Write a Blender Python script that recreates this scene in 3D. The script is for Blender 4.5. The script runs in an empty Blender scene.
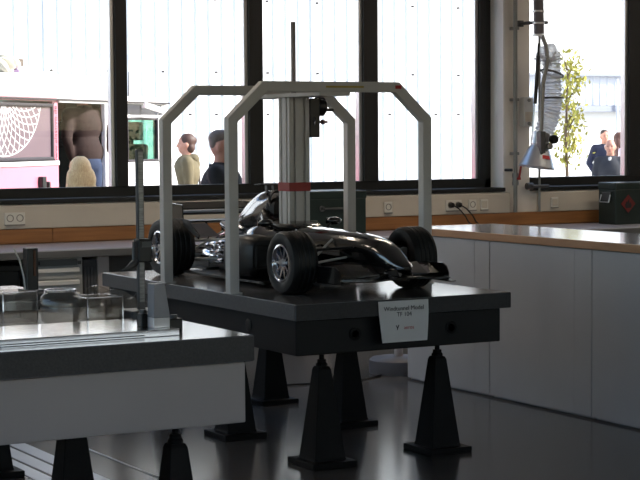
import bpy, bmesh, math, random
from mathutils import Vector, Matrix, Euler
random.seed(7)
S = bpy.context.scene
COL = S.collection
PI = math.pi

# ---------------------------------------------------------------- camera
def make_camera():
    yaw, pitch, roll = .5095089, .0589854, -.0069436
    cy, sy, cp, sp = math.cos(yaw), math.sin(yaw), math.cos(pitch), math.sin(pitch)
    f = Vector((sy*cp, cy*cp, -sp)); r = Vector((cy, -sy, 0)); u = r.cross(f)
    c, s = math.cos(roll), math.sin(roll)
    r, u = c*r + s*u, -s*r + c*u
    m = Matrix((r, u, -f)).transposed().to_4x4()
    m.translation = Vector((0, 0, 1.5))
    cam = bpy.data.cameras.new('camera'); o = bpy.data.objects.new('camera', cam)
    cam.sensor_width = 36; cam.sensor_fit = 'HORIZONTAL'; cam.lens = 1772.2/640*36
    cam.clip_start = .05; cam.clip_end = 400
    o.matrix_world = m; COL.objects.link(o); S.camera = o
make_camera()

# ---------------------------------------------------------------- sky, sun, exposure
SUN_DIR = Vector((.70, -.42, .58)).normalized()
world = bpy.data.worlds.new('sky'); S.world = world; world.use_nodes = True
wn = world.node_tree.nodes; wl = world.node_tree.links
sky = wn.new('ShaderNodeTexSky'); sky.sky_type = 'NISHITA'; sky.sun_disc = False
sky.sun_elevation = math.asin(SUN_DIR.z); sky.sun_rotation = math.atan2(SUN_DIR.x, SUN_DIR.y)
sky.dust_density = 2.0
wn['Background'].inputs['Strength'].default_value = .22
wl.new(sky.outputs[0], wn['Background'].inputs['Color'])
sun = bpy.data.lights.new('sun', 'SUN'); sun.energy = 5.0; sun.angle = .009; sun.color = (1, .96, .9)
so = bpy.data.objects.new('sun', sun); COL.objects.link(so)
so.rotation_euler = (-SUN_DIR).to_track_quat('-Z', 'Y').to_euler(); so.location = (8, 5, 12)
vs = S.view_settings
vs.view_transform = 'Standard'; vs.look = 'None'; vs.gamma = 1; vs.use_curve_mapping = False
vs.exposure = .85
S.display_settings.display_device = 'sRGB'

# ---------------------------------------------------------------- materials
MATS = {}
def srgb(c):
    return tuple(((v/12.92) if v <= .04045 else ((v+.055)/1.055)**2.4) for v in c)
def mat(name, col, rough=.5, metal=0., var=.12, scale=8., bump=0., bscale=60., coat=0., spec=.5, stretch=None, emit=None):
    if name in MATS: return MATS[name]
    m = bpy.data.materials.new(name); m.use_nodes = True
    nt = m.node_tree; n = nt.nodes; l = nt.links; b = n['Principled BSDF']
    col = srgb(col)
    tc = n.new('ShaderNodeTexCoord'); mp = n.new('ShaderNodeMapping')
    l.new(tc.outputs['Object'], mp.inputs['Vector'])
    if stretch: mp.inputs['Scale'].default_value = stretch
    nz = n.new('ShaderNodeTexNoise'); nz.inputs['Scale'].default_value = scale; nz.inputs['Detail'].default_value = 4
    l.new(mp.outputs[0], nz.inputs['Vector'])
    cr = n.new('ShaderNodeValToRGB')
    cr.color_ramp.elements[0].position = .3; cr.color_ramp.elements[1].position = .7
    cr.color_ramp.elements[0].color = (*[v*(1-var) for v in col], 1)
    cr.color_ramp.elements[1].color = (*[min(1, v*(1+var)) for v in col], 1)
    l.new(nz.outputs['Fac'], cr.inputs['Fac']); l.new(cr.outputs[0], b.inputs['Base Color'])
    b.inputs['Roughness'].default_value = rough; b.inputs['Metallic'].default_value = metal
    b.inputs['Coat Weight'].default_value = coat; b.inputs['Coat Roughness'].default_value = .03
    b.inputs['Specular IOR Level'].default_value = spec
    if bump:
        nb = n.new('ShaderNodeTexNoise'); nb.inputs['Scale'].default_value = bscale; nb.inputs['Detail'].default_value = 3
        l.new(mp.outputs[0], nb.inputs['Vector'])
        bp = n.new('ShaderNodeBump'); bp.inputs['Strength'].default_value = bump; bp.inputs['Distance'].default_value = .004
        l.new(nb.outputs['Fac'], bp.inputs['Height']); l.new(bp.outputs[0], b.inputs['Normal'])
    if emit:
        b.inputs['Emission Color'].default_value = (*srgb(emit[:3]), 1); b.inputs['Emission Strength'].default_value = emit[3]
    MATS[name] = m; return m
def glass(name, tint=(.96, .98, .98), refl=1.0, rough=.0, milk=0., milkcol=(.8, .8, .8)):
    """thin pane: transparent tint, fresnel mirror on top, optional milky share"""
    if name in MATS: return MATS[name]
    m = bpy.data.materials.new(name); m.use_nodes = True
    nt = m.node_tree; n = nt.nodes; l = nt.links; n.remove(n['Principled BSDF'])
    out = n['Material Output']
    tr = n.new('ShaderNodeBsdfTransparent'); tr.inputs[0].default_value = (*tint, 1)
    gl = n.new('ShaderNodeBsdfGlossy'); gl.inputs['Roughness'].default_value = rough
    # Schlick reflectance from |N.I|, the same on both faces of the pane
    ge = n.new('ShaderNodeNewGeometry'); dt = n.new('ShaderNodeVectorMath'); dt.operation = 'DOT_PRODUCT'
    l.new(ge.outputs['Normal'], dt.inputs[0]); l.new(ge.outputs['Incoming'], dt.inputs[1])
    def mth(op, a, b=None):
        q = n.new('ShaderNodeMath'); q.operation = op
        for i, v in enumerate((a, b)):
            if v is None: continue
            if isinstance(v, (int, float)): q.inputs[i].default_value = v
            else: l.new(v, q.inputs[i])
        return q.outputs[0]
    f5 = mth('POWER', mth('SUBTRACT', 1.0, mth('ABSOLUTE', dt.outputs['Value'])), 5.0)
    mx = n.new('ShaderNodeMixShader'); l.new(mth('MULTIPLY', mth('ADD', mth('MULTIPLY', f5, .96), .04), refl), mx.inputs[0])
    base = tr
    if milk:
        df = n.new('ShaderNodeBsdfDiffuse'); df.inputs[0].default_value = (*milkcol, 1)
        tl = n.new('ShaderNodeBsdfTranslucent'); tl.inputs[0].default_value = (*milkcol, 1)
        m0 = n.new('ShaderNodeMixShader'); m0.inputs[0].default_value = .5
        l.new(df.outputs[0], m0.inputs[1]); l.new(tl.outputs[0], m0.inputs[2])
        m1 = n.new('ShaderNodeMixShader'); m1.inputs[0].default_value = milk
        l.new(tr.outputs[0], m1.inputs[1]); l.new(m0.outputs[0], m1.inputs[2]); base = m1
    l.new(base.outputs[0], mx.inputs[1]); l.new(gl.outputs[0], mx.inputs[2]); l.new(mx.outputs[0], out.inputs[0])
    MATS[name] = m; return m
M_wall = mat('plaster_white', (.90, .875, .84), .85, var=.04, scale=3, bump=.1)
M_reveal = mat('reveal_white', (.90, .89, .87), .7, var=.03, scale=3)
M_ceil = mat('ceiling_white', (.85, .85, .83), .9, var=.03, scale=2)
M_floor = mat('floor_epoxy', (.36, .36, .37), .16, var=.10, scale=1.6, bump=.04, bscale=6)
M_strip = mat('floor_metal', (.62, .63, .66), .3, .6, var=.08, scale=5)
M_frame = mat('frame_black', (.07, .072, .075), .5, var=.1, scale=5)
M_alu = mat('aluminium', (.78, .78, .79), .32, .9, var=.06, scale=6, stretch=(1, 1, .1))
M_alu_b = mat('aluminium_bright', (.9, .9, .92), .18, 1., var=.05, scale=9)
M_tube = mat('tube_grey_paint', (.80, .775, .75), .5, .0, var=.05, scale=6)
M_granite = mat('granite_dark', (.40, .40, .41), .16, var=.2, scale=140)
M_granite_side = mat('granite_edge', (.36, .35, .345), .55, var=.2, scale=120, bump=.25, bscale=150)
M_bodyblack = mat('table_body_black', (.10, .10, .102), .55, var=.15, scale=7, spec=.3)
M_iron = mat('cast_iron_black', (.04, .04, .042), .55, var=.2, scale=12, bump=.2, bscale=80, spec=.2)
M_white = mat('white_lacquer', (.71, .675, .66), .55, var=.03, scale=3)
M_cab = mat('cabinet_grey', (.74, .745, .76), .5, var=.03, scale=3)
M_beech = mat('beech_edge', (.72, .55, .40), .45, var=.14, scale=6, stretch=(1.5, .3, 6))
M_wood = mat('splash_wood', (.60, .40, .22), .5, var=.2, scale=5, stretch=(.5, 3, 9))
M_lam = mat('laminate_top', (.70, .70, .72), .12, var=.03, scale=4)
M_benchtop = mat('bench_top', (.72, .71, .74), .28, var=.05, scale=4)
M_benchgrey = mat('bench_grey', (.40, .40, .40), .5, var=.06, scale=4)
M_drawer = mat('drawer_grey', (.70, .70, .69), .45, var=.05, scale=5)
M_drawer_hi = mat('drawer_handle', (.93, .92, .90), .4, var=.04, scale=5)
M_trunk = mat('trunking_cream', (.80, .76, .70), .5, var=.03, scale=4)
M_socket = mat('socket_white', (.88, .86, .82), .4, var=.02, scale=5)
M_black = mat('plastic_black', (.05, .05, .052), .4, var=.1, scale=9)
M_dgrey = mat('steel_dark', (.33, .33, .335), .42, .3, var=.1, scale=12)
M_rubber = mat('tyre_rubber', (.05, .05, .052), .55, var=.15, scale=20, bump=.08, bscale=90)
M_carbon = mat('gloss_black', (.035, .036, .04), .14, var=.2, scale=5, coat=1., spec=.7)
M_carbon2 = mat('satin_black', (.03, .03, .033), .42, var=.2, scale=8)
M_chrome = mat('polished_metal', (.86, .87, .9), .12, 1., var=.05, scale=7)
M_silver = mat('silver_cover', (.66, .66, .67), .10, .95, var=.04, scale=4)
M_red = mat('red_band', (.62, .17, .16), .5, var=.06, scale=8)
M_redprint = mat('red_print', (.72, .16, .16), .6, var=.1, scale=20)
M_yellow = mat('yellow_print', (.72, .62, .32), .6, var=.1, scale=30)
M_ink = mat('black_ink', (.12, .12, .13), .7, var=.1, scale=20)
M_paper = mat('paper', (.90, .89, .88), .8, var=.03, scale=6)
M_green = mat('box_green', (.10, .155, .14), .42, var=.15, scale=6)
M_steel = mat('steel_pipe', (.55, .55, .54), .4, .5, var=.08, scale=9)
M_glass = glass('window_glass', refl=.5)
M_acryl = glass('smoked_acrylic', (.92, .91, .89), 1.0, .02, milk=.08, milkcol=(.42, .41, .40))
M_duct = glass('duct_film', (.75, .76, .78), .8, .15, milk=.5, milkcol=(.97, .97, .98))
M_ground = mat('yard_paving', (.62, .61, .60), .9, var=.08, scale=1.2, bump=.3, bscale=12)
M_clad = mat('white_cladding', (.93, .94, .95), .45, var=.02, scale=.6)
M_clad_grey = mat('grey_cladding', (.80, .82, .87), .5, var=.03, scale=.6)
M_ledge = mat('grey_ledge', (.58, .60, .66), .6, var=.05, scale=2)
M_pink = mat('van_pink', (.83, .52, .60), .35, var=.05, scale=3, coat=.4)
M_vanwhite = mat('van_white', (.93, .92, .92), .35, var=.03, scale=3, coat=.3)
M_vanglass = glass('van_glass', (.75, .66, .72), 1.0, .0, milk=.4, milkcol=(.62, .48, .55))
M_cabglass = glass('cab_glass', (.68, .86, .80), 1.0, .0)
M_gasket = mat('rubber_gasket', (.22, .2, .22), .7, var=.1, scale=8)
M_bark = mat('bark', (.42, .35, .28), .9, var=.25, scale=12)
M_leaf = mat('autumn_leaf', (.66, .64, .30), .7, var=.35, scale=9)
M_leaf_r = mat('red_leaf', (.66, .34, .28), .7, var=.3, scale=9)
M_leaf_g = mat('green_leaf', (.34, .40, .26), .7, var=.3, scale=9)
M_card = mat('cardboard', (.80, .70, .52), .8, var=.06, scale=6)
M_brownwood = mat('dark_cabinet_wood', (.40, .25, .17), .6, var=.2, scale=5, stretch=(1, 1, 6))

# ---------------------------------------------------------------- mesh builder
class MB:
    def __init__(s): s.bm = bmesh.new()
    def face(s, pts):
        vs_ = [s.bm.verts.new(p) for p in pts]
        return s.bm.faces.new(vs_)
    def box(s, x0, x1, y0, y1, z0, z1, rot=None, piv=None):
        P = [Vector((x, y, z)) for z in (z0, z1) for y in (y0, y1) for x in (x0, x1)]
        if rot is not None:
            pv = Vector(piv) if piv else Vector(((x0+x1)/2, (y0+y1)/2, (z0+z1)/2))
            R = Euler(rot).to_matrix(); P = [R @ (p-pv) + pv for p in P]
        v = [s.bm.verts.new(p) for p in P]
        for q in ((0, 2, 3, 1), (4, 5, 7, 6), (0, 1, 5, 4), (2, 6, 7, 3), (0, 4, 6, 2), (1, 3, 7, 5)):
            s.bm.faces.new([v[i] for i in q])
        return s
    def loop_loft(s, rings, cap=True):
        rv = [[s.bm.verts.new(p) for p in r] for r in rings]
        n = len(rv[0])
        for a, b in zip(rv, rv[1:]):
            for i in range(n):
                s.bm.faces.new((a[i], a[(i+1) % n], b[(i+1) % n], b[i]))
        if cap:
            s.bm.faces.new(rv[0][::-1]); s.bm.faces.new(rv[-1])
        return s
    def tube(s, pts, r, n=10, cap=True):
        pts = [Vector(p) for p in pts]
        rs = r if isinstance(r, (list, tuple)) else [r]*len(pts)
        rings = []; prev = None
        for i, p in enumerate(pts):
            if i == 0: t = pts[1]-p
            elif i == len(pts)-1: t = p-pts[i-1]
            else: t = (pts[i+1]-p).normalized() + (p-pts[i-1]).normalized()
            t.normalize()
            if prev is None:
                a = Vector((0, 0, 1)) if abs(t.z) < .9 else Vector((1, 0, 0))
                u = t.cross(a).normalized()
            else:
                u = prev - t*prev.dot(t); u.normalize()
            prev = u; w = t.cross(u)
            rings.append([p + rs[i]*(math.cos(2*PI*k/n)*u + math.sin(2*PI*k/n)*w) for k in range(n)])
        return s.loop_loft(rings, cap)
    def lathe(s, prof, origin, axis='Z', n=32, closed=False):
        """prof: (radius, height) pairs along the axis"""
        o = Vector(origin); rings = []
        for r, h in prof:
            ring = []
            for k in range(n):
                a = 2*PI*k/n; c, q = r*math.cos(a), r*math.sin(a)
                ring.append(o + (Vector((c, q, h)) if axis == 'Z' else Vector((h, c, q)) if axis == 'X' else Vector((q, h, c))))
            rings.append(ring)
        if closed: rings.append([p.copy() for p in rings[0]])
        return s.loop_loft(rings, cap=not closed)
    def prism(s, poly, z0, z1, f=None):
        """poly of 2D points extruded; f maps (a,b,h) to a point"""
        f = f or (lambda a, b, h: (a, b, h))
        return s.loop_loft([[Vector(f(a, b, z0)) for a, b in poly], [Vector(f(a, b, z1)) for a, b in poly]])
    def ell(s, c, r, n=12, rot=None):
        c = Vector(c); rings = []
        R = Euler(rot).to_matrix() if rot else Matrix.Identity(3)
        m = max(6, n//2)
        for j in range(1, m):
            th = PI*j/m
            rings.append([c + R @ Vector((r[0]*math.sin(th)*math.cos(2*PI*k/n), r[1]*math.sin(th)*math.sin(2*PI*k/n), r[2]*math.cos(th))) for k in range(n)])
        return s.loop_loft(rings)
    def cap(s, a, b, ra, rb, n=12):
        a, b = Vector(a), Vector(b); t = (b-a); L = t.length; t.normalize()
        pts = [a - t*ra*.98, a - t*ra*.7, a, b, b + t*rb*.7, b + t*rb*.98]
        return s.tube(pts, [ra*.2, ra*.7, ra, rb, rb*.7, rb*.2], n)
    def build(s, name, m, parent=None, bevel=0, smooth=False, seg=2, subsurf=0, local=False, remesh=0, kind=None):
        me = bpy.data.meshes.new(name)
        bmesh.ops.remove_doubles(s.bm, verts=s.bm.verts, dist=1e-6)
        bmesh.ops.recalc_face_normals(s.bm, faces=s.bm.faces)
        if parent is not None and not local:
            off = Vector((0, 0, 0)); q = parent
            while q: off += q.location; q = q.parent
            bmesh.ops.translate(s.bm, verts=s.bm.verts, vec=-off)
        s.bm.to_mesh(me); s.bm.free()
        me.materials.append(m)
        o = bpy.data.objects.new(name, me); COL.objects.link(o)
        if parent is not None: o.parent = parent
        if bevel:
            b = o.modifiers.new('bevel', 'BEVEL'); b.width = bevel; b.segments = seg; b.limit_method = 'ANGLE'; b.angle_limit = .6
        if remesh:
            r = o.modifiers.new('remesh', 'REMESH'); r.mode = 'VOXEL'; r.voxel_size = remesh; r.use_smooth_shade = True
            sm = o.modifiers.new('smooth', 'SMOOTH'); sm.factor = .5; sm.iterations = 4
        if subsurf:
            u = o.modifiers.new('sub', 'SUBSURF'); u.levels = subsurf; u.render_levels = subsurf
        if smooth:
            for p in me.polygons: p.use_smooth = True
            if not subsurf and not remesh:
                try: me.set_sharp_from_angle(angle=.7)
                except Exception: pass
        if remesh:
            dg = bpy.context.evaluated_depsgraph_get()
            nm = bpy.data.meshes.new_from_object(o.evaluated_get(dg)); o.modifiers.clear(); o.data = nm; nm.name = name
            if not nm.materials: nm.materials.append(m)
        if kind: o['kind'] = kind
        return o
def empty(name, loc, label, cat, rz=0, group=None):
    o = bpy.data.objects.new(name, None); COL.objects.link(o)
    o.location = loc; o.rotation_euler = (0, 0, rz); o.empty_display_size = .1
    return tag(o, label, cat, group)
def tag(o, label, cat, group=None):
    o['label'] = label; o['category'] = cat
    if group: o['group'] = group
    return o
def struct(o): o['kind'] = 'structure'; return o
def copy_tree(o, parent=None):
    c = o.copy(); COL.objects.link(c)
    if parent is not None: c.parent = parent
    for ch in list(o.children): copy_tree(ch, c)
    return c
def B(*a, **k): return MB().box(*a, **k)
def text(name, body, size, m, parent, mw, extrude=.0004, local=True, align='CENTER'):
    cu = bpy.data.curves.new(name, 'FONT'); cu.body = body; cu.size = size; cu.extrude = extrude; cu.align_x = align; cu.align_y = 'CENTER'
    t = bpy.data.objects.new(name, cu); COL.objects.link(t)
    dg = bpy.context.evaluated_depsgraph_get(); dg.update()
    me = bpy.data.meshes.new_from_object(t.evaluated_get(dg)); bpy.data.objects.remove(t)
    me.transform(mw); me.materials.clear(); me.materials.append(m)
    o = bpy.data.objects.new(name, me); COL.objects.link(o); o.parent = parent
    return o
def basis(o, x, y):
    x, y = Vector(x).normalized(), Vector(y).normalized(); z = x.cross(y)
    m = Matrix((x, y, z)).transposed().to_4x4(); m.translation = Vector(o); return m

# ================================================================ SETTING
WY, PY = 11.95, 12.17          # inner wall face, window plane
ZS, ZT = 1.027, 2.80           # window opening bottom / top
X0, X1, Y0, CZ = -1.3, 13.5, -3.5, 3.15
struct(B(X0-.3, X1+.3, Y0-.3, WY+.35, -.12, 0).build('floor', M_floor))
floor = bpy.data.objects['floor']
for xa, xb in ((2.655, 2.735), (2.755, 2.835), (2.855, 2.935), (3.137, 3.149)):
    B(xa, xb, 4.2, 10.6, -.004, .003).build('floor_strip', M_strip, floor)
struct(B(X0-.3, X1+.3, Y0-.3, WY+.5, CZ, CZ+.25).build('ceiling', M_ceil))
LA, LB, LZ0, LZ1 = .5, 11.4, .95, 2.85
mb = MB()
mb.box(X0-.3, X0, Y0, WY+.35, 0, LZ0); mb.box(X0-.3, X0, Y0, WY+.35, LZ1, CZ)
mb.box(X0-.3, X0, Y0, LA, LZ0, LZ1); mb.box(X0-.3, X0, LB, WY+.35, LZ0, LZ1)
struct(mb.build('wall_left', M_wall))
mb = MB(); xx = X0-.15
mb.box(xx-.04, xx+.04, LA, LB, LZ0, LZ0+.1); mb.box(xx-.04, xx+.04, LA, LB, LZ1-.1, LZ1)
w3 = struct(mb.build('window_3', M_frame))
for k in range(9):
    yy = LA+.004+(LB-LA-.088)*k/8
    B(xx-.04, xx+.04, yy, yy+.08, LZ0+.1, LZ1-.1).build('mullion', M_frame, w3)
    if k < 8: B(xx-.004, xx+.004, yy+.08, yy+(LB-LA-.088)/8, LZ0+.1, LZ1-.1).build('pane', M_glass, w3)
struct(B(X1, X1+.3, Y0, WY+.35, 0, CZ).build('wall_right', M_wall))
W1A, W1B, W2A, W2B = 1.6, 8.41, 8.665, 12.6
mb = MB()
mb.box(X0, X1, WY, WY+.35, 0, ZS); mb.box(X0, X1, WY, WY+.35, ZT, CZ)
mb.box(X0, W1A, WY, WY+.35, ZS, ZT); mb.box(W1B, W2A, WY, WY+.35, ZS, ZT); mb.box(W2B, X1, WY, WY+.35, ZS, ZT)
wall = struct(mb.build('wall_back', M_wall))
B(W1B-.016, W1B+.004, WY-.012, WY+.004, 1.03, ZT).build('corner_bead', M_reveal, wall)
B(W1B-.012, W1B, WY+.005, PY-.03, 1.06, ZT).build('reveal_lining', M_reveal, wall)
# rear wall with a high window band behind the camera
RA, RB, RZ0, RZ1 = -1.2, 12.5, 1.5, 2.9
mb = MB()
mb.box(X0, X1, Y0-.3, Y0, 0, RZ0); mb.box(X0, X1, Y0-.3, Y0, RZ1, CZ)
mb.box(X0, RA, Y0-.3, Y0, RZ0, RZ1); mb.box(RB, X1, Y0-.3, Y0, RZ0, RZ1)
struct(mb.build('wall_front', M_wall))
def window(name, xa, xb, y, z0, z1, posts, sill=True, inner=-1):
    mb = MB(); d0, d1 = y-.045, y+.045
    mb.box(xa, xb, d0, d1, z0, z0+.105); mb.box(xa, xb, d0, d1, z1-.09, z1)
    mb.box(xa, xa+.07, d0, d1, z0, z1); mb.box(xb-.07, xb, d0, d1, z0, z1)
    w = struct(mb.build(name, M_frame, bevel=.004))
    edges = [xa+.07]
    for pa, pb in posts:
        B(pa, pb, d0-.01, d1, z0+.10, z1-.085).build('mullion', M_frame, w, bevel=.004)
        B(pa-.03, pa+.001, y-.03, y+.03, z0+.10, z1-.085).build('sash_strip', M_alu, w, bevel=.003)  # lighter metal imitates the light caught by each post's left side
        edges += [pa-.03, pb]
    edges.append(xb-.07)
    for a, b in zip(edges[::2], edges[1::2]):
        B(a-.005, b+.005, y-.004, y+.004, z0+.09, z1-.08).build('pane', M_glass, w)
    return w
w1 = window('window_1', W1A, W1B, PY, ZS+.003, ZT-.003, [(2.80, 2.92), (3.93, 4.05), (5.06, 5.155), (6.16, 6.28), (7.175, 7.31), (8.285, 8.345)])
w2 = window('window_2', W2A+.003, W2B-.003, PY, ZS+.003, ZT-.003, [(9.845, 9.975), (11.2, 11.33)])
for w, a, b in ((w1, W1A-.0, W1B-.005), (w2, W2A+.005, W2B)):
    B(a+.004, b-.004, WY-.035, PY-.05, ZS+.004, ZS+.036).build('window_sill', M_frame, w, bevel=.004)
w4 = window('window_4', RA+.003, RB-.003, Y0-.15, RZ0+.003, RZ1-.003, [(1.5, 1.6), (4.0, 4.1), (6.5, 6.6)])
# cable trunking and wooden back strip along the window wall
t1 = struct(B(X0+.01, 8.43, WY-.06, WY-.001, .858, 1.022).build('trim_1', M_trunk, bevel=.006))
B(X0+.02, 8.42, WY-.064, WY-.055, .985, .99).build('trunking_lip', M_trunk, t1)
t2 = struct(B(8.735, 12.8, WY-.06, WY-.001, .858, 1.022).build('trim_2', M_trunk, bevel=.006))
t3 = struct(B(X0+.01, X1-.01, WY-.035, WY-.001, .745, .857).build('trim_3', M_wood))
xs = [X0+.01, 1.6, 4.475, 7.6, 10.5, X1-.01]
for a, b in zip(xs, xs[1:]):
    B(a+.002, b-.002, WY-.05, WY-.03, .757, .856).build('wood_plank', M_wood, t3, bevel=.002)

# unseen fill lights added under the ceiling to brighten the window end
M_fill = mat('lamp_diffuser', (.9, .88, .84), .5, emit=(1, .93, .84, 10.0))
for i, x in enumerate((1.2, 3.8, 6.4, 9.0, 11.6)):
    e = empty('ceiling_light', (x, 9.7, CZ), 'long ceiling luminaire near the windows, %s of the row, above the picture' % ['leftmost', 'second from the left', 'in the middle', 'second from the right', 'rightmost'][i], 'lamp', group='ceiling luminaires near the windows')
    B(x-.65, x+.65, 9.56, 9.84, CZ-.07, CZ-.001).build('housing', M_ceil, e, bevel=.004)
    B(x-.62, x+.62, 9.59, 9.81, CZ-.085, CZ-.07).build('diffuser', M_fill, e)

# ================================================================ OUTDOORS
g = struct(B(-40, 70, WY+.36, 70, -.6, -.3).build('ground', M_ground))
def corrugated(mb, x0, x1, y, z0, z1, pitch=.235, h=.026, rib=.075, flip=1):
    pts = []; x = x0
    while x < x1:
        for dx, dy in ((0, 0), (pitch-rib, 0), (pitch-rib+.02, -h), (pitch-.02, -h)):
            if x+dx <= x1: pts.append((x+dx, y+dy*flip))
        x += pitch
    for (a, b), (c, d) in zip(pts, pts[1:]):
        mb.face([(a, b, z0), (c, d, z0), (c, d, z1), (a, b, z1)])
wh = empty('warehouse', (3, 28, -.3), 'long white corrugated metal hall filling the view across the yard', 'building')
XF = -14.0
while XF < 17.4:
    xe = min(XF+.235*20, 17.6)
    mb = MB(); corrugated(mb, XF, xe-.001, 26, -.3, 7.2); mb.build('cladding_panel', M_clad, wh)
    XF = xe
B(-14, 17.6, 26.03, 34, -.3, 7.15).build('hall_core', M_clad, wh)
B(-14, 17.7, 25.9, 34.1, 7.2, 7.4).build('roof_edge', M_ledge, wh)
mb = MB()
for zz in (.6, 1.85, 2.53, 3.7):
    x = -13.9
    while x < 17.5:
        mb.box(x+.11+.07-.018, x+.11+.07+.018, 25.94, 25.98, zz-.016, zz+.016); x += .235*(4 if zz > 2.3 or zz < 1 else 2)
mb.build('screw_heads', M_gasket, wh, kind='stuff')
ib = empty('workshop_building', (27, 36, -.3), 'far white building with a grey ribbed band above its ground floor', 'building')
B(18.5, 45, 34.2, 44, -.3, 2.0).build('ground_floor_wall', M_clad, ib)
B(18.5, 45, 34.2, 44, 2.0, 7.5).build('upper_wall', M_clad, ib)
mb = MB(); corrugated(mb, 18.5, 45, 34.1, 2.18, 2.88, pitch=.22, h=.02, rib=.07); mb.build('ribbed_band', M_clad_grey, ib)
B(18.5, 45, 33.95, 34.2, 2.87, 2.93).build('band_capping', M_ledge, ib)
B(18.5, 45, 33.85, 34.2, 2.02, 2.17).build('ledge', M_ledge, ib)
MB().tube([(27.1, 33.8, -.3), (27.1, 33.8, 2.8)], .03).build('downpipe', M_clad_grey, ib, smooth=True)

def tree(name, label, x, y, h, crown, n, mleaf, size, r=.03, branches=9):
    t = empty(name, (x, y, -.3), label, 'tree')
    rnd = random.Random(int(x*100))
    mb = MB()
    mb.tube([(x, y, -.3), (x+.02, y, .6), (x-.02, y, 1.5), (x+.03, y, h-.3)], [r*1.3, r, r*.8, r*.4], 8)
    tips = []
    for k in range(branches):
        z = crown[0] + (crown[1]-crown[0])*(k+.5)/branches; a = rnd.uniform(0, 2*PI)
        L = crown[2]*rnd.uniform(.5, 1)
        p1 = Vector((x, y, z-.15)); p2 = Vector((x+crown[3]+L*.5*math.cos(a), y+L*.5*math.sin(a), z)); p3 = Vector((x+crown[3]+L*math.cos(a), y+L*math.sin(a), z+.12))
        mb.tube([p1, p2, p3], [r*.5, r*.3, r*.15], 5); tips += [p2, p3, (p2+p3)/2]
    mb.build('trunk', M_bark, t, smooth=True)
    mb = MB()
    for k in range(n):
        c = rnd.choice(tips) + Vector((rnd.gauss(0, .1), rnd.gauss(0, .1), rnd.gauss(0, .1)))
        R = Euler((rnd.uniform(0, 6), rnd.uniform(0, 6), rnd.uniform(0, 6))).to_matrix(); s_ = size*rnd.uniform(.6, 1.2)
        mb.face([c + R @ Vector(p)*s_ for p in ((-1, 0, 0), (0, -.5, .1), (1, 0, 0), (0, .5, .1))])
    mb.build('foliage', mleaf, t, kind='stuff')
    return t
tree('young_tree', 'slim young tree with yellow-green leaves seen beside the extraction duct', 18.32, 24.2, 2.9, (1.0, 2.78, .17, .06), 700, M_leaf, .055, branches=14)
tree('bare_sapling', 'thin nearly bare sapling with a few reddish leaves before the grey band', 20.0, 23.9, 3.3, (1.3, 3.1, .45, 0), 46, M_leaf_r, .04, r=.012, branches=8)
tree('shrub', 'dark green shrub just visible at the right edge of the yard', 17.55, 20.6, 2.4, (.1, 2.0, .28, .1), 420, M_leaf_g, .05, r=.015)

# ---------------------------------------------------------------- camper van (local: x = along the side, y = depth, z up from ground)
va = math.radians(42)
van = empty('camper_van', (6.121, 16.092, -.3), 'pink and white high-roofed camper van with its sliding door open', 'van', va)
def vz(z): return z+.3
def vbuild(mb, *a, **k): return mb.build(*a, local=True, **k)
T = .05
mb = MB()   # near side, pink: below window, around door
def side(mb, u0, u1, z0, z1, d=0): mb.box(u0, u1, d, d+T, vz(z0), vz(z1))
side(mb, -2.25, .0, .0, 1.27); side(mb, -2.25, -1.75, 1.27, 1.87); side(mb, -1.75, -.11, 1.84, 1.87)
side(mb, -.11, .0, 1.27, 1.87); side(mb, 1.04, 1.50, .0, 1.87); side(mb, 0, 1.04, .0, .34)
vbuild(mb, 'side_panel', M_pink, van)
mb = MB(); side(mb, -2.25, 0, 1.235, 1.275, -.012); vbuild(mb, 'waist_stripe', M_vanwhite, van)
mb = MB()   # cab, white
side(mb, 1.50, 2.75, .0, 1.245); side(mb, 1.50, 1.56, 1.245, 1.88); side(mb, 2.33, 2.42, 1.245, 1.75); side(mb, 1.50, 2.55, 1.69, 1.73); side(mb, 1.5, 2.62, 1.84, 1.9)
vbuild(mb, 'cab_door', M_vanwhite, van)
mb = MB()   # far side with window holes
side(mb, -2.25, 2.75, 0, 1.2, 1.75); side(mb, -2.25, 2.4, 1.75, 1.87, 1.75)
for a, b in ((-2.25, -1.6), (-.2, .05), (.35, .55), (1.3, 1.55), (2.3, 2.45)): side(mb, a, b, 1.2, 1.75, 1.75)
vbuild(mb, 'far_side', M_vanwhite, van)
for a, b in ((-1.6, -.2), (.05, .35), (.55, 1.3), (1.55, 2.3)):
    mb = MB(); mb.box(a, b, 1.77, 1.776, vz(1.2), vz(1.75)); vbuild(mb, 'far_window', M_cabglass, van)
mb = MB(); mb.box(-2.25, -2.2, 0, 1.8, vz(0), vz(1.87)); vbuild(mb, 'tailgate', M_pink, van)
mb = MB(); mb.box(-2.2, 2.7, .05, 1.75, vz(.26), vz(.33)); vbuild(mb, 'van_floor', M_gasket, van)
# front: bonnet nose and raked windscreen pillars
mb = MB(); mb.prism([(2.7, vz(0)), (3.05, vz(.05)), (3.05, vz(.7)), (2.75, vz(1.24)), (2.7, vz(1.24))], 0, 1.8, lambda a, b, h: (a, h, b)); vbuild(mb, 'van_front', M_vanwhite, van, bevel=.03)
for d in (0, 1.74):
    mb = MB(); mb.prism([(2.70, vz(1.24)), (2.76, vz(1.24)), (2.50, vz(1.87)), (2.43, vz(1.87))], d, d+.06, lambda a, b, h: (a, h, b)); vbuild(mb, 'windscreen_pillar', M_vanwhite, van)
mb = MB(); mb.prism([(2.735, vz(1.24)), (2.745, vz(1.24)), (2.485, vz(1.87)), (2.475, vz(1.87))], .06, 1.74, lambda a, b, h: (a, h, b)); vbuild(mb, 'windscreen', M_cabglass, van)
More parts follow.
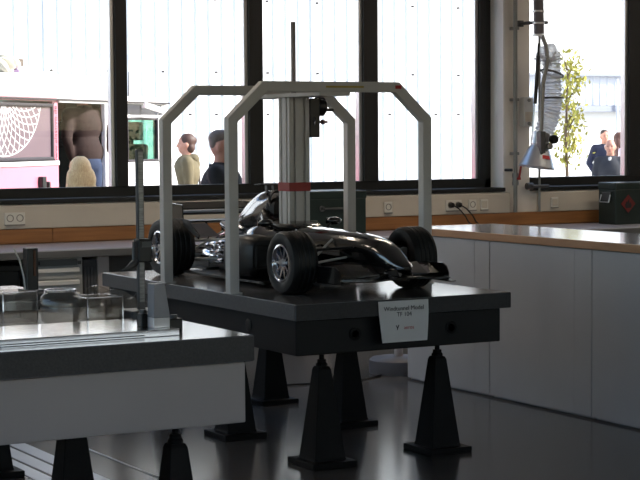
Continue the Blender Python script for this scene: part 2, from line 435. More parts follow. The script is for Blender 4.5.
# high roof
rings = []
for u, zt, ins in ((-2.28, 2.02, .10), (-2.2, 2.07, .06), (-.5, 2.10, .05), (1.25, 2.11, .05), (1.5, 2.06, .06), (1.62, 1.93, .06), (2.62, 1.91, .04)):
    zb = 1.862
    rings.append([(u, ins*.3, vz(zb)), (u, -.02+ins*.3, vz(zb+.02)), (u, ins*.5, vz((zb+zt)/2)), (u, ins+.05, vz(zt)), (u, .9, vz(zt+.02)), (u, 1.75-ins, vz(zt)), (u, 1.8-ins*.5, vz((zb+zt)/2)), (u, 1.8, vz(zb))])
vbuild(MB().loop_loft(rings), 'high_roof', M_vanwhite, van, smooth=True)
mb = MB(); mb.box(-2.26, 2.6, -.035, .0, vz(1.852), vz(1.868)); vbuild(mb, 'rain_gutter', M_gasket, van)
mb = MB(); mb.tube([(2.25, .3, vz(1.88)), (2.27, .3, vz(2.2))], .006, 6); vbuild(mb, 'antenna', M_gasket, van)
# rear side window
def ringframe(mb, u0, u1, z0, z1, w, y0, y1):
    mb.box(u0, u1, y0, y1, z0, z0+w); mb.box(u0, u1, y0, y1, z1-w, z1); mb.box(u0, u0+w, y0, y1, z0, z1); mb.box(u1-w, u1, y0, y1, z0, z1)
mb = MB(); ringframe(mb, -1.76, -.10, vz(1.28), vz(1.82), .035, -.015, .03)
sw = vbuild(mb, 'side_window', M_gasket, van, bevel=.012)
mb = MB(); mb.box(-1.73, -.13, .008, .014, vz(1.31), vz(1.79)); vbuild(mb, 'window_pane', M_vanglass, sw)
mb = MB()      # white net graphic printed on the pane: arcs and rays
cu, cz = -1.05, 1.88
def strip(mb, a, b, w=.007):
    d = Vector((b[0]-a[0], b[1]-a[1])); 
    if d.length < 1e-5: return
    d.normalize(); nx, nz = -d.y*w, d.x*w
    ok = lambda p: -1.72 < p[0] < -.16 and 1.32 < p[1] < 1.79
    if ok(a) and ok(b):
        mb.face([(a[0]+nx, .004, vz(a[1]+nz)), (b[0]+nx, .004, vz(b[1]+nz)), (b[0]-nx, .004, vz(b[1]-nz)), (a[0]-nx, .004, vz(a[1]-nz))])
for tw in (-1.5, 1.5):
    for k in range(34):
        a0 = 2*PI*k/34
        f = lambda r: (cu+1.3*r*math.cos(a0+tw*r), cz+r*math.sin(a0+tw*r))
        for q in range(14):
            r0, r1 = .06+q*.035, .06+(q+1)*.035
            strip(mb, f(r0), f(r1), .0052)
for k in range(70):
    a, b = 2*PI*k/70, 2*PI*(k+1)/70
    strip(mb, (cu+1.3*.55*math.cos(a), cz+.55*math.sin(a)), (cu+1.3*.55*math.cos(b), cz+.55*math.sin(b)), .006)
vbuild(mb, 'net_graphic', M_vanwhite, sw)
text('lettering', 'www.elastivo.de', .085, mat('van_letter', (.35, .12, .2), .6), van, basis((-.055, -.006, vz(1.52)), (0, 0, 1), (-1, 0, 0)))
# door surround and door rail, cab window
mb = MB(); side(mb, 1.0, 1.06, .3, 1.87, -.02); side(mb, 0, 1.06, 1.83, 1.87, -.02); vbuild(mb, 'door_surround', M_vanwhite, van, bevel=.01)
mb = MB(); ringframe(mb, 1.55, 2.34, vz(1.235), vz(1.70), .025, -.012, .03); cw = vbuild(mb, 'cab_window', M_gasket, van, bevel=.01)
mb = MB(); mb.box(1.57, 2.32, .008, .014, vz(1.25), vz(1.69)); vbuild(mb, 'cab_pane', M_cabglass, cw)
mb = MB(); mb.box(1.56, 2.45, .0, .03, vz(1.73), vz(1.84)); vbuild(mb, 'upper_dark_panel', mat('van_dark_panel', (.22, .22, .25), .4), van)
mb = MB(); mb.box(1.68, 2.2, -.16, -.13, vz(1.77), vz(1.83), rot=(.5, .12, 0)); mb.box(1.9, 1.94, -.15, .0, vz(1.8), vz(1.83)); vbuild(mb, 'sun_visor', M_vanwhite, van, bevel=.01)
mb = MB(); mb.box(-.42, -.34, -.05, .0, vz(1.0), vz(1.13)); mb.box(-.28, -.24, -.04, .0, vz(1.0), vz(1.08)); vbuild(mb, 'door_handle', M_black, van, bevel=.008)
mb = MB(); mb.box(1.65, 2.25, -.004, 0, vz(1.03), vz(1.055)); mb.box(1.65, 2.05, -.004, 0, vz(.985), vz(1.01)); vbuild(mb, 'cab_stripe', M_clad_grey, van)
for u in (-1.4, 2.05):
    mb = MB(); mb.lathe([(.12, -.1), (.31, -.1), (.33, -.06), (.33, .08), (.3, .1), (.12, .1)], (u, .12, .33), 'Y', 28, closed=True); wl_ = vbuild(mb, 'wheel', M_rubber, van, smooth=True)
    mb = MB(); mb.lathe([(.02, -.07), (.14, -.09), (.19, -.06), (.19, .02), (.02, .02)], (u, .12, .33), 'Y', 24, closed=True); vbuild(mb, 'hubcap', M_alu, wl_, smooth=True)
# interior seats and cabinet seen through the openings
for u, d in ((1.45, .6), (2.40, .36), (2.0, 1.3)):
    mb = MB(); mb.box(u-.28, u+.28, d-.24, d+.24, vz(.33), vz(.75))
    mb.prism([(u-.32, vz(.7)), (u-.14, vz(.7)), (u+.02, vz(1.42)), (u-.1, vz(1.42))], d-.23, d+.23, lambda a, b, h: (a, h, b))
    st = vbuild(mb, 'van_seat', M_black, van, bevel=.04, seg=3)
    mb = MB(); mb.box(u-.07, u+.05, d-.14, d+.14, vz(1.46), vz(1.66)); mb.box(u-.03, u+.0, d-.05, d+.05, vz(1.4), vz(1.48)); vbuild(mb, 'headrest', M_black, st, bevel=.035, seg=3)
mb = MB(); mb.box(1.0, 1.6, .42, 1.0, vz(1.66), vz(1.855)); vbuild(mb, 'overhead_cabinet', M_brownwood, van, bevel=.01)
for a, b in ((.50, .80), (.88, 1.74)):
    mb = MB(); mb.box(2.1, 2.13, a, b, vz(.33), vz(1.855)); vbuild(mb, 'curtain', M_gasket, van)  # dark panels added to keep the view through the door in shade
mb = MB(); mb.box(-.9, -.1, .5, 1.72, vz(.33), vz(1.0)); vbuild(mb, 'inner_cabinet', M_brownwood, van, bevel=.01)
# luggage on the roof: things of their own, resting on the roof
def on_van(u, d, z): 
    return Vector((6.121 + u*math.cos(va) - d*math.sin(va), 16.092 + u*math.sin(va) + d*math.cos(va), z))
rz_ = 2.095
e = empty('roof_bundle', on_van(-.62, .25, rz_), 'pale crumpled bundle lashed on the roof of the pink van', 'luggage', va)
mb = MB()
for k in range(9): mb.ell((random.uniform(-.2, .25), random.uniform(-.1, .2), .05+random.uniform(0, .05)), (.1, .1, .05), 10, rot=(random.random(), random.random(), random.random()))
mb.build('bundle', mat('pale_tarp', (.78, .76, .70), .7, var=.15), e, local=True, smooth=True)
mb = MB(); mb.tube([(-.4, 0, .02), (-.3, .02, .1), (-.2, 0, .11), (-.1, .02, .02)], .012, 6); mb.build('strap', M_gasket, e, local=True)
e = empty('roof_slab', on_van(-.12, .25, rz_), 'flat lilac board lying on the van roof beside the bundle', 'board', va)
B(-.36, .32, -.1, .3, 0, .035).build('board', mat('lilac_board', (.62, .52, .70), .6), e, local=True, bevel=.005)
B(-.3, .1, -.06, .2, .035, .075).build('white_cover', M_vanwhite, e, local=True, bevel=.01)
e = empty('roof_case', on_van(.06, .45, rz_), 'small dark brown case at the right end of the van roof load', 'case', va)
B(-.12, .12, 0, .3, 0, .17).build('case_shell', mat('case_brown', (.35, .3, .26), .6), e, local=True, bevel=.012)
B(-.03, .03, -.015, 0, .1, .13).build('latch', M_alu, e, local=True)

# ---------------------------------------------------------------- people
M_skin = mat('skin', (.80, .58, .50), .55, var=.06, scale=9)
M_lips = mat('lips', (.62, .36, .34), .5)
M_eye = mat('eye_dark', (.12, .09, .08), .3)
def person(label, loc, rz, h=1.75, top=(.15, .15, .18), legs=(.2, .22, .3), hair=None, hairstyle='short', arm='down', lean=0, hood=False, shirt=None, voxel=.012, belly=0, wide=1.0):
    p = empty('person', loc, label, 'person', rz)
    k = h/1.75
    def V(x, y, z):
        z *= k; x *= k; y *= k
        if lean and z > .95*k:
            dz = z-.95*k; y2 = y-math.sin(lean)*dz; return Vector((x, y2, .95*k+math.cos(lean)*dz))
        return Vector((x, y, z))
    arms = {}
    for s in (-1, 1):
        sh = V(s*.185*wide, 0, 1.43)
        if arm == 'hold':   el, wr = V(s*.22, -.10, 1.17), V(s*.09, -.36, 1.21)
        elif arm == 'up':   el, wr = V(s*.26, -.12, 1.30), V(s*.20, -.34, 1.50)
        elif arm == 'back': el, wr = V(s*.27, .06, 1.16), V(s*.18, .0, .97)
        else:               el, wr = V(s*.235, .02, 1.15), V(s*.24, -.05, .90)
        arms[s] = (sh, el, wr)
    mb = MB()
    mb.ell(V(0, 0, 1.645), (.074*k, .094*k, .112*k), 18); mb.ell(V(0, -.035, 1.575), (.052*k, .058*k, .058*k), 14)
    mb.cap(V(0, -.088, 1.645), V(0, -.112, 1.612), .009*k, .015*k); mb.cap(V(-.035, -.078, 1.672), V(.035, -.078, 1.672), .013*k, .013*k)
    for s in (-1, 1): mb.ell(V(s*.077, .005, 1.63), (.014*k, .024*k, .036*k), 10); mb.ell(V(s*.042, -.06, 1.61), (.022*k, .02*k, .026*k), 10)
    mb.cap(V(0, .015, 1.44), V(0, .0, 1.58), .062*k, .055*k)
    mb.ell(V(0, 0, 1.30), (.155*k, .10*k, .20*k), 18); mb.ell(V(0, 0, 1.05), (.14*k, .1*k, .17*k), 18); mb.cap(V(-.15*wide, 0, 1.43), V(.15*wide, 0, 1.43), .055*k, .055*k)
    for s in (-1, 1):
        sh, el, wr = arms[s]
        mb.cap(sh, el, .048*k, .038*k); mb.cap(el, wr, .038*k, .026*k)
        d = (wr-el).normalized(); up = Vector((0, 0, 1)) if abs(d.z) < .8 else Vector((0, -1, 0)); sd = d.cross(up).normalized()
        pc = wr + d*.05*k; mb.cap(wr, wr+d*.075*k, .026*k, .034*k)
        for i, L in enumerate((.062, .075, .07, .055)):
            o_ = (i-1.5)*.021*k; a0 = wr + d*.085*k + sd*o_; a1 = a0 + d*L*.55*k; a2 = a1 + (d*.5 - up*.6*(1 if abs(d.z) < .8 else -1)).normalized()*L*.5*k
            mb.cap(a0, a1, .0115*k, .0105*k, 8); mb.cap(a1, a2, .0105*k, .009*k, 8)
        th = wr + d*.03*k + sd*s*-.03*k; mb.cap(th, th + (d*.7 + sd*s*-.6).normalized()*.05*k, .013*k, .011*k, 8)
        hp, kn, an = V(s*.09, 0, .92), V(s*.105, -.015, .5), V(s*.11, .02, .09)
        mb.cap(hp, kn, .082*k, .056*k); mb.cap(kn, an, .056*k, .038*k); mb.cap(an, V(s*.115, -.14, .04), .04*k, .035*k)
    mb.build('body', M_skin, p, local=True, remesh=voxel)
    mb = MB()
    for s in (-1, 1): mb.ell(V(s*.032, -.088, 1.648), (.011*k, .008*k, .007*k), 10)
    mb.build('eyes', M_eye, p, local=True, smooth=True)
    MB().ell(V(0, -.09, 1.577), (.024*k, .008*k, .007*k), 10).build('mouth', M_lips, p, local=True, smooth=True)
    tag_ = ''.join('%02d' % int(c*99) for c in top)
    Mt = mat('cloth_'+tag_, top, .85, var=.14, scale=11, bump=.25, bscale=50)
    mb = MB()
    mb.ell(V(0, .005, 1.30), (.195*wide*k, (.135+belly)*k, .22*k), 20); mb.ell(V(0, 0, 1.04), (.185*wide*k, (.135+belly)*k, .22*k), 20); mb.cap(V(-.165*wide, 0, 1.425), V(.165*wide, 0, 1.425), .075*k, .075*k)
    mb.cap(V(0, .02, 1.42), V(0, .02, 1.47), .085*k, .07*k)
    for s in (-1, 1):
        sh, el, wr = arms[s]; mb.cap(sh, el, .07*k, .058*k); mb.cap(el, el.lerp(wr, .93), .058*k, .043*k)
    jk = mb.build('jacket', Mt, p, local=True, remesh=.016)
    mb = MB(); mb.lathe([(.075*k, 0), (.09*k, .0), (.082*k, .05*k), (.07*k, .045*k)], V(0, .02, 1.45), 'Z', 20, closed=True); mb.build('collar', Mt, jk, local=True, smooth=True)
    Ml = mat('legs_'+''.join('%02d' % int(c*99) for c in legs), legs, .85, var=.15, scale=9, bump=.2, bscale=60)
    mb = MB(); mb.ell(V(0, 0, .93), (.175*k, .125*k, .13*k), 18)
    for s in (-1, 1):
        hp, kn, an = V(s*.09, 0, .9), V(s*.105, -.015, .5), V(s*.11, .02, .11)
        mb.cap(hp, kn, .098*k, .072*k); mb.cap(kn, an, .072*k, .06*k)
    mb.build('trousers', Ml, p, local=True, remesh=.018)
    for s in (-1, 1):
        mb = MB(); mb.cap(V(s*.11, .03, .055), V(s*.118, -.16, .045), .052*k, .045*k); mb.box(*(lambda a: (a.x-.045*k, a.x+.045*k, -.2*k, .08*k, 0, .025))(V(s*.114, 0, 0)))
        mb.build('shoe', M_black, p, local=True, remesh=.012)
    if shirt:
        MB().ell(V(0, -.075, 1.42), (.04*k, .05*k, .075*k), 14).build('shirt', mat('shirt_pale', shirt, .8), p, local=True, smooth=True)
    if hair:
        Mh = mat('hair_'+''.join('%02d' % int(c*99) for c in hair), hair, .55, var=.3, scale=30, stretch=(6, 6, 1), bump=.4, bscale=40)
        mb = MB()
        if hairstyle == 'long':
            mb.ell(V(0, .02, 1.665), (.098*k, .108*k, .112*k), 18); mb.ell(V(0, .055, 1.56), (.135*k, .08*k, .15*k), 18); mb.ell(V(0, .07, 1.40), (.18*k, .065*k, .16*k), 18)
            for s in (-1, 1): mb.cap(V(s*.082, 0, 1.62), V(s*.115, .02, 1.38), .035*k, .03*k)
        elif hairstyle == 'ring':
            for s in (-1, 1): mb.ell(V(s*.068, .03, 1.63), (.016*k, .05*k, .045*k), 12)
            mb.ell(V(0, .078, 1.625), (.06*k, .022*k, .05*k), 14)
        elif hairstyle == 'bun':
            mb.ell(V(0, .022, 1.672), (.086*k, .1*k, .1*k), 18); mb.ell(V(0, .05, 1.60), (.082*k, .06*k, .08*k), 18); mb.ell(V(0, .085, 1.68), (.055*k, .05*k, .05*k), 14)
        else:
            mb.ell(V(0, .018, 1.694), (.0765*k, .092*k, .070*k), 18); mb.ell(V(0, .048, 1.655), (.070*k, .052*k, .058*k), 18)
        mb.build('hair', Mh, p, local=True, remesh=.010)
    if hood:
        mb = MB(); mb.ell(V(0, .085, 1.465), (.135*k, .075*k, .06*k), 18); mb.ell(V(0, .12, 1.40), (.09*k, .05*k, .08*k), 14); mb.cap(V(-.1, .02, 1.47), V(-.03, -.09, 1.43), .04*k, .03*k); mb.cap(V(.1, .02, 1.47), V(.03, -.09, 1.43), .04*k, .03*k)
        mb.build('hood', Mt, jk, local=True, remesh=.012)
    return p
GZ = -.3
bald = person('short-haired man in a black jacket standing in profile close outside the window', (6.235, 12.75, GZ), math.radians(52), 1.84, (.09, .095, .12), (.15, .16, .2), (.46, .40, .37), 'short', 'hold', voxel=.009, wide=1.3, belly=.03)
cb = empty('clipboard', (6.615, 12.44, 1.20), 'tan clipboard held up by the man in the black jacket', 'clipboard', math.radians(60))
B(-.07, .07, -.006, .006, -.02, .26).build('board', M_card, cb, local=True, bevel=.003)
B(-.04, .04, -.012, -.004, .22, .25).build('clip', M_dgrey, cb, local=True, bevel=.002)
hooded = person('person in an olive hooded jacket facing left, carrying a shoulder strap', (9.299, 20.038, GZ), math.radians(-112), 1.82, (.40, .36, .27), (.2, .25, .4), (.30, .20, .17), 'bun', 'down', hood=True, wide=1.3, belly=.03)
MB().tube([(-.16, -.1, 1.18), (-.1, .05, 1.42), (.02, .16, 1.32), (.14, .165, 1.1), (.19, .1, .95)], .014, 6).build('strap', M_gasket, hooded, local=True)
person('woman with long blonde hair seen from behind beside the van door', (5.365, 13.62, GZ), math.radians(168), 1.625, (.42, .40, .42), (.2, .22, .3), (1.0, .80, .60), 'long', 'down')
pd = on_van(.86, .13, .03)
person('person in a brown jacket and blue jeans standing inside the van doorway', (pd.x, pd.y, .33), math.radians(195), 1.72, (.17, .09, .07), (.17, .22, .33), (.25, .18, .14), 'short', 'back', lean=.10)
person('older balding man in a grey jacket outside the right-hand window', (16.47, 20.7, GZ), math.radians(-44), 1.71, (.20, .205, .235), (.25, .26, .3), (.80, .78, .75), 'ring', 'down', shirt=(.88, .86, .84), belly=.03)
person('man in a dark navy suit, farthest back on the left of the yard group', (21.42, 27.1, GZ), math.radians(-20), 1.86, (.12, .14, .24), (.12, .13, .2), (.2, .15, .13), 'short', 'back', shirt=(.92, .92, .94))
person('woman with brown hair in a pale top beside the navy-suited man', (20.36, 25.30, GZ), math.radians(60), 1.80, (.86, .80, .86), (.4, .25, .45), (.38, .24, .2), 'long', 'down')

# ================================================================ WALL FITTINGS
def socket(x, kind, label, grp, plug=False):
    e = empty('wall_socket', (x, WY-.06, .935), label, 'socket', group='wall sockets and switches on the trunking')
    n = 2 if kind == 'double' else 1
    w = .075*n
    B(-w/2, w/2, -.014, 0, -.045, .04).build('plate', M_socket, e, local=True, bevel=.004)
    for i in range(n):
        cx = (i-(n-1)/2)*.072
        if kind == 'switch':
            B(cx-.026, cx+.026, -.019, -.012, -.03, .025).build('rocker', M_trunk, e, local=True, bevel=.003)
        else:
            MB().lathe([(.026, 0), (.026, -.018), (.021, -.018), (.019, -.005), (.004, -.005), (.004, 0)], (cx, 0, 0), 'Y', 24).build('outlet', mat('outlet_grey', (.55, .52, .48), .5), e, local=True, smooth=True)
    B(-w/2+.004, w/2-.004, -.022, -.001, -.052, -.044).build('lower_lip', mat('lip_grey', (.5, .48, .45), .5), e, local=True)
    return e
socket(4.188, 'double', 'cream double wall socket on the trunking above the left workbench', None)
socket(7.254, 'single', 'single wall socket half hidden behind the right gantry post', None)
socket(7.60, 'switch', 'plain switch plate on the trunking just right of the gantry post', None)
s_pl = socket(7.87, 'double', 'double wall socket with two black plugs in it', None)
socket(8.05, 'single', 'single empty socket right of the two plugged cables', None)
socket(8.165, 'switch', 'last switch plate on the trunking before the wall pier', None)
socket(8.87, 'switch', 'switch plate on the short trunking below the right window', None)
for i, cx in enumerate((7.834, 7.906)):
    e = empty('power_plug', (cx, WY-.08, .935), ['left black plug of the pair with its cable slanting down', 'right black plug of the pair with its cable slanting down'][i], 'plug', group='black plugs in the wall socket')
    MB().lathe([(.02, .004), (.022, -.01), (.02, -.03), (.008, -.04)], (0, 0, 0), 'Y', 16).build('plug_body', M_black, e, local=True, smooth=True)
    MB().tube([(0, -.035, 0), (.05, -.045, -.03), (.12, -.03, -.09), (.17, .0, -.14), (.22, .01, -.17)], .0055, 6).build('cable', M_black, e, local=True, smooth=True)
# conduit with red valve lever on the pier
e = empty('riser_pipe', (8.487, 11.9, .86), 'grey vertical pipe with a red valve lever on the wall pier', 'pipe')
MB().tube([(8.487, 11.9, .86), (8.487, 11.9, 3.14)], .017, 12).build('pipe', M_steel, e, smooth=True)
MB().lathe([(.0, -.05), (.026, -.05), (.028, -.03), (.022, 0), (.028, .03), (.026, .05), (0, .05)], (8.487, 11.9, 1.13), 'Z', 16).build('valve_body', M_steel, e, smooth=True)
MB().box(8.507, 8.521, 11.86, 11.875, 1.13, 1.28, rot=(0, .18, 0)).box(8.487, 8.515, 11.86, 11.89, 1.125, 1.145).build('valve_lever', M_red, e, bevel=.003)
for z in (1.34, 1.78, 2.36): B(8.462, 8.512, 11.878, 11.95, z-.012, z+.012).build('pipe_clip', M_steel, e, bevel=.004)
e = empty('wall_stud', (8.41, 11.94, 1.206), 'short black bolt sticking out of the pier by the window reveal', 'bolt')
MB().tube([(8.41, 11.95, 1.206), (8.44, 11.88, 1.206)], .012, 8).build('bolt', M_black, e)
e = empty('junction_box', (8.58, WY, 1.66), 'pale plastic junction box on the pier behind the pipe', 'box')
B(8.56, 8.655, 11.88, WY, 1.56, 1.80).build('box_shell', mat('box_pale', (.80, .80, .79), .35), e, bevel=.008)
B(8.57, 8.645, 11.87, 11.882, 1.60, 1.68).build('box_cover', M_trunk, e, bevel=.004)
for z in (1.585, 1.775): MB().lathe([(0, -.012), (.014, -.012), (.014, 0), (0, 0)], (8.607, 11.88, z), 'Y', 12).build('screw', M_steel, e)
e = empty('support_tube', (8.70, 11.86, .86), 'thin grey vertical tube at the right edge of the wall pier', 'pipe')
MB().tube([(8.70, 11.86, .86), (8.70, 11.86, 2.6)], .011, 10).build('tube', M_steel, e, smooth=True)
MB().tube([(8.62, 11.94, 1.07), (8.64, 11.86, 1.07), (8.78, 11.84, 1.07)], .013, 8).build('clamp_arm', M_dgrey, e, smooth=True)
MB().lathe([(0, -.03), (.028, -.03), (.028, .03), (0, .03)], (8.63, 11.9, 1.07), 'X', 12).build('clamp_knob', M_dgrey, e, smooth=True)
# ------------------------------------------------------------ extraction arm
AY = 11.60
ex = empty('extraction_arm', (8.49, AY, 3.15), 'fume extraction arm with clear ribbed duct and polished conical hood', 'extractor')
MB().tube([(8.50, AY, 3.15), (8.50, AY, 2.5), (8.505, AY, 2.30)], .042, 16).build('down_pipe', mat('pipe_plum', (.36, .34, .36), .45), ex, smooth=True)
for k in range(9):
    z = 3.05-k*.095; MB().lathe([(.042, -.006), (.05, -.006), (.05, .006), (.042, .006)], (8.50, AY, z), 'Z', 16, closed=True).build('seam_ring', M_alu, ex)
MB().tube([(8.545, 11.93, 2.40), (8.55, 11.8, 2.40), (8.57, AY-.02, 2.39)], .014, 8).build('wall_bracket', M_dgrey, ex, smooth=True)
B(8.52, 8.57, 11.90, 11.95, 2.375, 2.425).build('bracket_foot', M_dgrey, ex)
MB().tube([(8.50, AY-.05, 2.28), (8.53, AY-.06, 2.20), (8.545, AY-.06, 2.08), (8.50, AY-.06, 1.90), (8.475, AY-.06, 1.40)], .018, 10).build('arm_rod', M_steel, ex, smooth=True)
MB().tube([(8.465, AY-.05, 2.22), (8.46, AY-.05, 2.1)], .010, 8).tube([(8.46, AY-.05, 2.12), (8.43, AY-.05, 1.74)], .016, 10).build('gas_spring', M_black, ex, smooth=True)
MB().tube([(8.425, AY-.05, 1.76), (8.405, AY-.05, 1.52)], .007, 8).build('spring_rod', M_chrome, ex, smooth=True)
path = [Vector(p) for p in ((8.555, AY+.02, 2.07), (8.565, AY, 2.12), (8.595, AY, 2.15), (8.625, AY, 2.13), (8.63, AY, 2.05), (8.635, AY, 1.92), (8.64, AY, 1.78), (8.625, AY, 1.67), (8.58, AY, 1.57), (8.55, AY, 1.50))]
def spline(pts, n):
    out = []
    for i in range(len(pts)-1):
        p0, p1, p2, p3 = pts[max(0, i-1)], pts[i], pts[i+1], pts[min(len(pts)-1, i+2)]
        for k in range(n):
            t = k/n
            out.append(.5*((2*p1)+(p2-p0)*t+(2*p0-5*p1+4*p2-p3)*t*t+(3*p1-p0-3*p2+p3)*t**3))
    return out+[pts[-1]]
sp = spline(path, 16)
L = 0; rad = []
for i, p in enumerate(sp):
    if i: L += (p-sp[i-1]).length
    rad.append(.072 + .007*math.sin(L*2*PI/.034))
MB().tube(sp, rad, 20, cap=False).build('flexible_duct', M_duct, ex, smooth=True)
mb = MB(); L = 0; nxt = .02
hel = []
for i, p in enumerate(sp):
    if i: L += (p-sp[i-1]).length
    if L > nxt and 0 < i < len(sp)-1:
        t = (sp[i+1]-sp[i-1]).normalized(); u = t.cross(Vector((0, 1, 0))).normalized(); w = t.cross(u)
        ring = [p + .081*(math.cos(a)*u + math.sin(a)*w) for a in [2*PI*q/18 for q in range(18)]]
        mb.tube(ring+[ring[0]], .0022, 4); nxt += .030
mb.build('duct_wire', M_alu, ex)
for z, dz in ((1.985, -.03), (1.79, .0)):
    mb = MB(); ring = [Vector((8.635+.088*math.cos(a), AY+.088*math.sin(a), z+dz*math.cos(a))) for a in [2*PI*q/24 for q in range(25)]]
    mb.tube(ring, .009, 6).build('duct_strap', M_dgrey, ex)
hx = Matrix.Translation((8.518, AY, 1.46)) @ Euler((0, .16, 0)).to_matrix().to_4x4()
def hood_part(name, prof, m, n=36):
    mb = MB(); mb.lathe(prof, (0, 0, 0), 'Z', n, closed=True); bmesh.ops.transform(mb.bm, matrix=hx, verts=mb.bm.verts); return mb.build(name, m, ex, smooth=True)
hood_part('hood_neck', [(.06, .03), (.075, .05), (.075, -.05), (.062, -.06), (.06, -.06)], M_alu)
hd = hood_part('hood', [(.062, -.05), (.066, -.05), (.09, -.09), (.143, -.225), (.149, -.232), (.138, -.225), (.085, -.09)], mat('hood_metal', (.86, .87, .89), .28, .8, var=.05, scale=6))
mb = MB()
for a0 in range(6):
    a, b = -PI/2-.32+a0*.11, -PI/2-.32+(a0+1)*.11
    def P(a, z): r = .09+(.143-.09)*(-.09-z)/.125+.002; return hx @ Vector((r*math.cos(a), r*math.sin(a), z))
    mb.face([P(a, -.165), P(b, -.165), P(b, -.135), P(a, -.135)])
mb.build('red_label', M_redprint, hd)
MB().lathe([(0, -.03), (.03, -.03), (.036, -.015), (.036, .015), (.024, .03), (0, .03)], (8.575, AY-.10, 1.455), 'Y', 20).build('joint_knob', M_black, ex, smooth=True)
MB().lathe([(0, -.02), (.026, -.02), (.026, .02), (0, .02)], (8.53, AY-.10, 1.40), 'Y', 16).build('joint_disc', M_steel, ex, smooth=True)
B(8.45, 8.50, AY-.10, AY-.04, 1.33, 1.52).build('joint_bracket', M_dgrey, ex, bevel=.006)

# ================================================================ WORKBENCH ALONG THE WINDOWS
wb = empty('workbench', (6, 11.5, 0), 'long grey workbench running along the window wall', 'workbench')
B(.6, 12.6, 11.13, WY-.05, .708, .75).build('worktop', M_benchtop, wb, bevel=.003)
B(.6, 12.6, 11.125, 11.14, .696, .742).build('front_edge', M_benchgrey, wb, bevel=.003)
for x in (1.0, 2.8, 4.573, 6.3, 8.2, 10.2, 12.3):
    B(x-.04, x+.04, 11.2, 11.85, 0, .705).build('leg_panel', M_white, wb, bevel=.003)
B(.7, 12.5, 11.80, 11.84, .35, .70).build('back_panel', M_benchgrey, wb)
def drawer_unit(x0, x1, y0, z1, label):
    e = empty('drawer_cabinet', ((x0+x1)/2, y0+.3, 0), label, 'cabinet')
    B(x0, x1, y0, y0+.55, .04, z1).build('carcass', M_drawer, e, bevel=.004)
    B(x0+.03, x1-.03, y0+.04, y0+.5, 0, .04).build('plinth', M_black, e)
    B(x0+.02, x1-.04, y0-.006, y0+.004, z1-.055, z1-.012).build('header', M_benchgrey, e)
    B(x0+.03, x0+.055, y0-.008, y0-.004, z1-.045, z1-.022).build('emblem', M_ink, e)
    B(x1-.035, x1-.012, y0-.01, y0, z1-.05, z1-.025).build('lock', M_dgrey, e)
    z = z1-.062; hs = [.085, .085, .09, .1, .12, .12]
    for h in hs:
        if z-h < .05: break
        d = B(x0+.012, x1-.03, y0-.014, y0+.002, z-h+.004, z-.002).build('drawer', M_drawer, e, bevel=.002)
        B(x0+.014, x1-.032, y0-.03, y0-.012, z-.036, z-.006).build('handle_strip', M_drawer_hi, d, bevel=.004)
        z -= h
    return e
drawer_unit(4.06, 4.42, 11.2, .694, 'grey steel drawer cabinet under the left workbench')
e = empty('cupboard', (4.475, 11.5, 0), 'narrow dark ribbed cupboard right of the drawer cabinet under the bench', 'cupboard')
B(4.43, 4.53, 11.22, 11.7, 0, .67).build('carcass', mat('cup_dark', (.27, .27, .28), .5), e)
for k in range(4): B(4.436+k*.024, 4.452+k*.024, 11.21, 11.225, .05, .62).build('slat', mat('cup_slat', (.34, .34, .35), .5), e, bevel=.003)
e = empty('storage_bin', (3.82, 11.45, 0), 'black bin standing under the far left of the workbench', 'bin')
B(3.56, 4.0, 11.25, 11.7, 0, .655).build('bin_body', M_black, e, bevel=.02)
B(3.54, 4.01, 11.23, 11.72, .61, .655).build('bin_lid', M_carbon2, e, bevel=.008)
# ------------------------------------------------------------ green boxes
def green_box(x0, x1, y0, y1, z0, z1, label, flame):
    e = empty('metal_box', ((x0+x1)/2, (y0+y1)/2, z0), label, 'box', group='dark green metal boxes on the workbench')
    B(x0, x1, y0, y1, z0, z1-.055).build('box_body', M_green, e, bevel=.008)
    B(x0-.004, x1+.004, y0-.004, y1+.004, z1-.06, z1).build('box_lid', M_green, e, bevel=.008)
    ym = (y0+y1)/2
    B(x0-.012, x0, ym-.055, ym+.055, z1-.15, z1-.08).build('latch_plate', M_dgrey, e, bevel=.003)
    MB().tube([(x0-.012, ym-.06, z1-.10), (x0-.03, ym-.06, z1-.16), (x0-.03, ym+.06, z1-.16), (x0-.012, ym+.06, z1-.10)], .006, 6).build('carry_handle', M_alu, e)
    if flame:
        cx, cz, yy = x0+.13, z0+.17, y0-.002
        mb = MB(); mb.prism([(cx-.075, cz), (cx, cz-.075), (cx+.075, cz), (cx, cz+.075)], yy, yy-.002, lambda a, b, h: (a, h, b)); d = mb.build('hazard_diamond', mat('diamond_red', (.42, .12, .11), .6), e)
        pts = [(-.028, -.035), (.028, -.035), (.034, -.01), (.02, .015), (.012, 0), (.006, .04), (-.014, .012), (-.02, .022), (-.034, -.008)]
        mb = MB(); mb.prism([(cx+a, cz+b) for a, b in pts], yy-.002, yy-.0035, lambda a, b, h: (a, h, b)); mb.build('flame_symbol', M_ink, d)
        B(x0+.36, x0+.41, y0-.012, y0-.003, z1-.14, z1-.10).build('front_clasp', M_alu, e)
    else:
        xc = x0+.27
        MB().tube([(xc-.10, y0-.004, z0+.20), (xc-.09, y0-.02, z0+.205), (xc+.09, y0-.02, z0+.205), (xc+.10, y0-.004, z0+.20)], .008, 6).lathe([(.012, -.006), (.022, -.006), (.022, .006), (.012, .006)], (xc-.11, y0-.008, z0+.205), 'Y', 14, closed=True).lathe([(.010, -.006), (.02, -.006), (.02, .006), (.010, .006)], (xc+.11, y0-.008, z0+.205), 'Y', 14, closed=True).build('front_handle', M_dgrey, e)
    return e
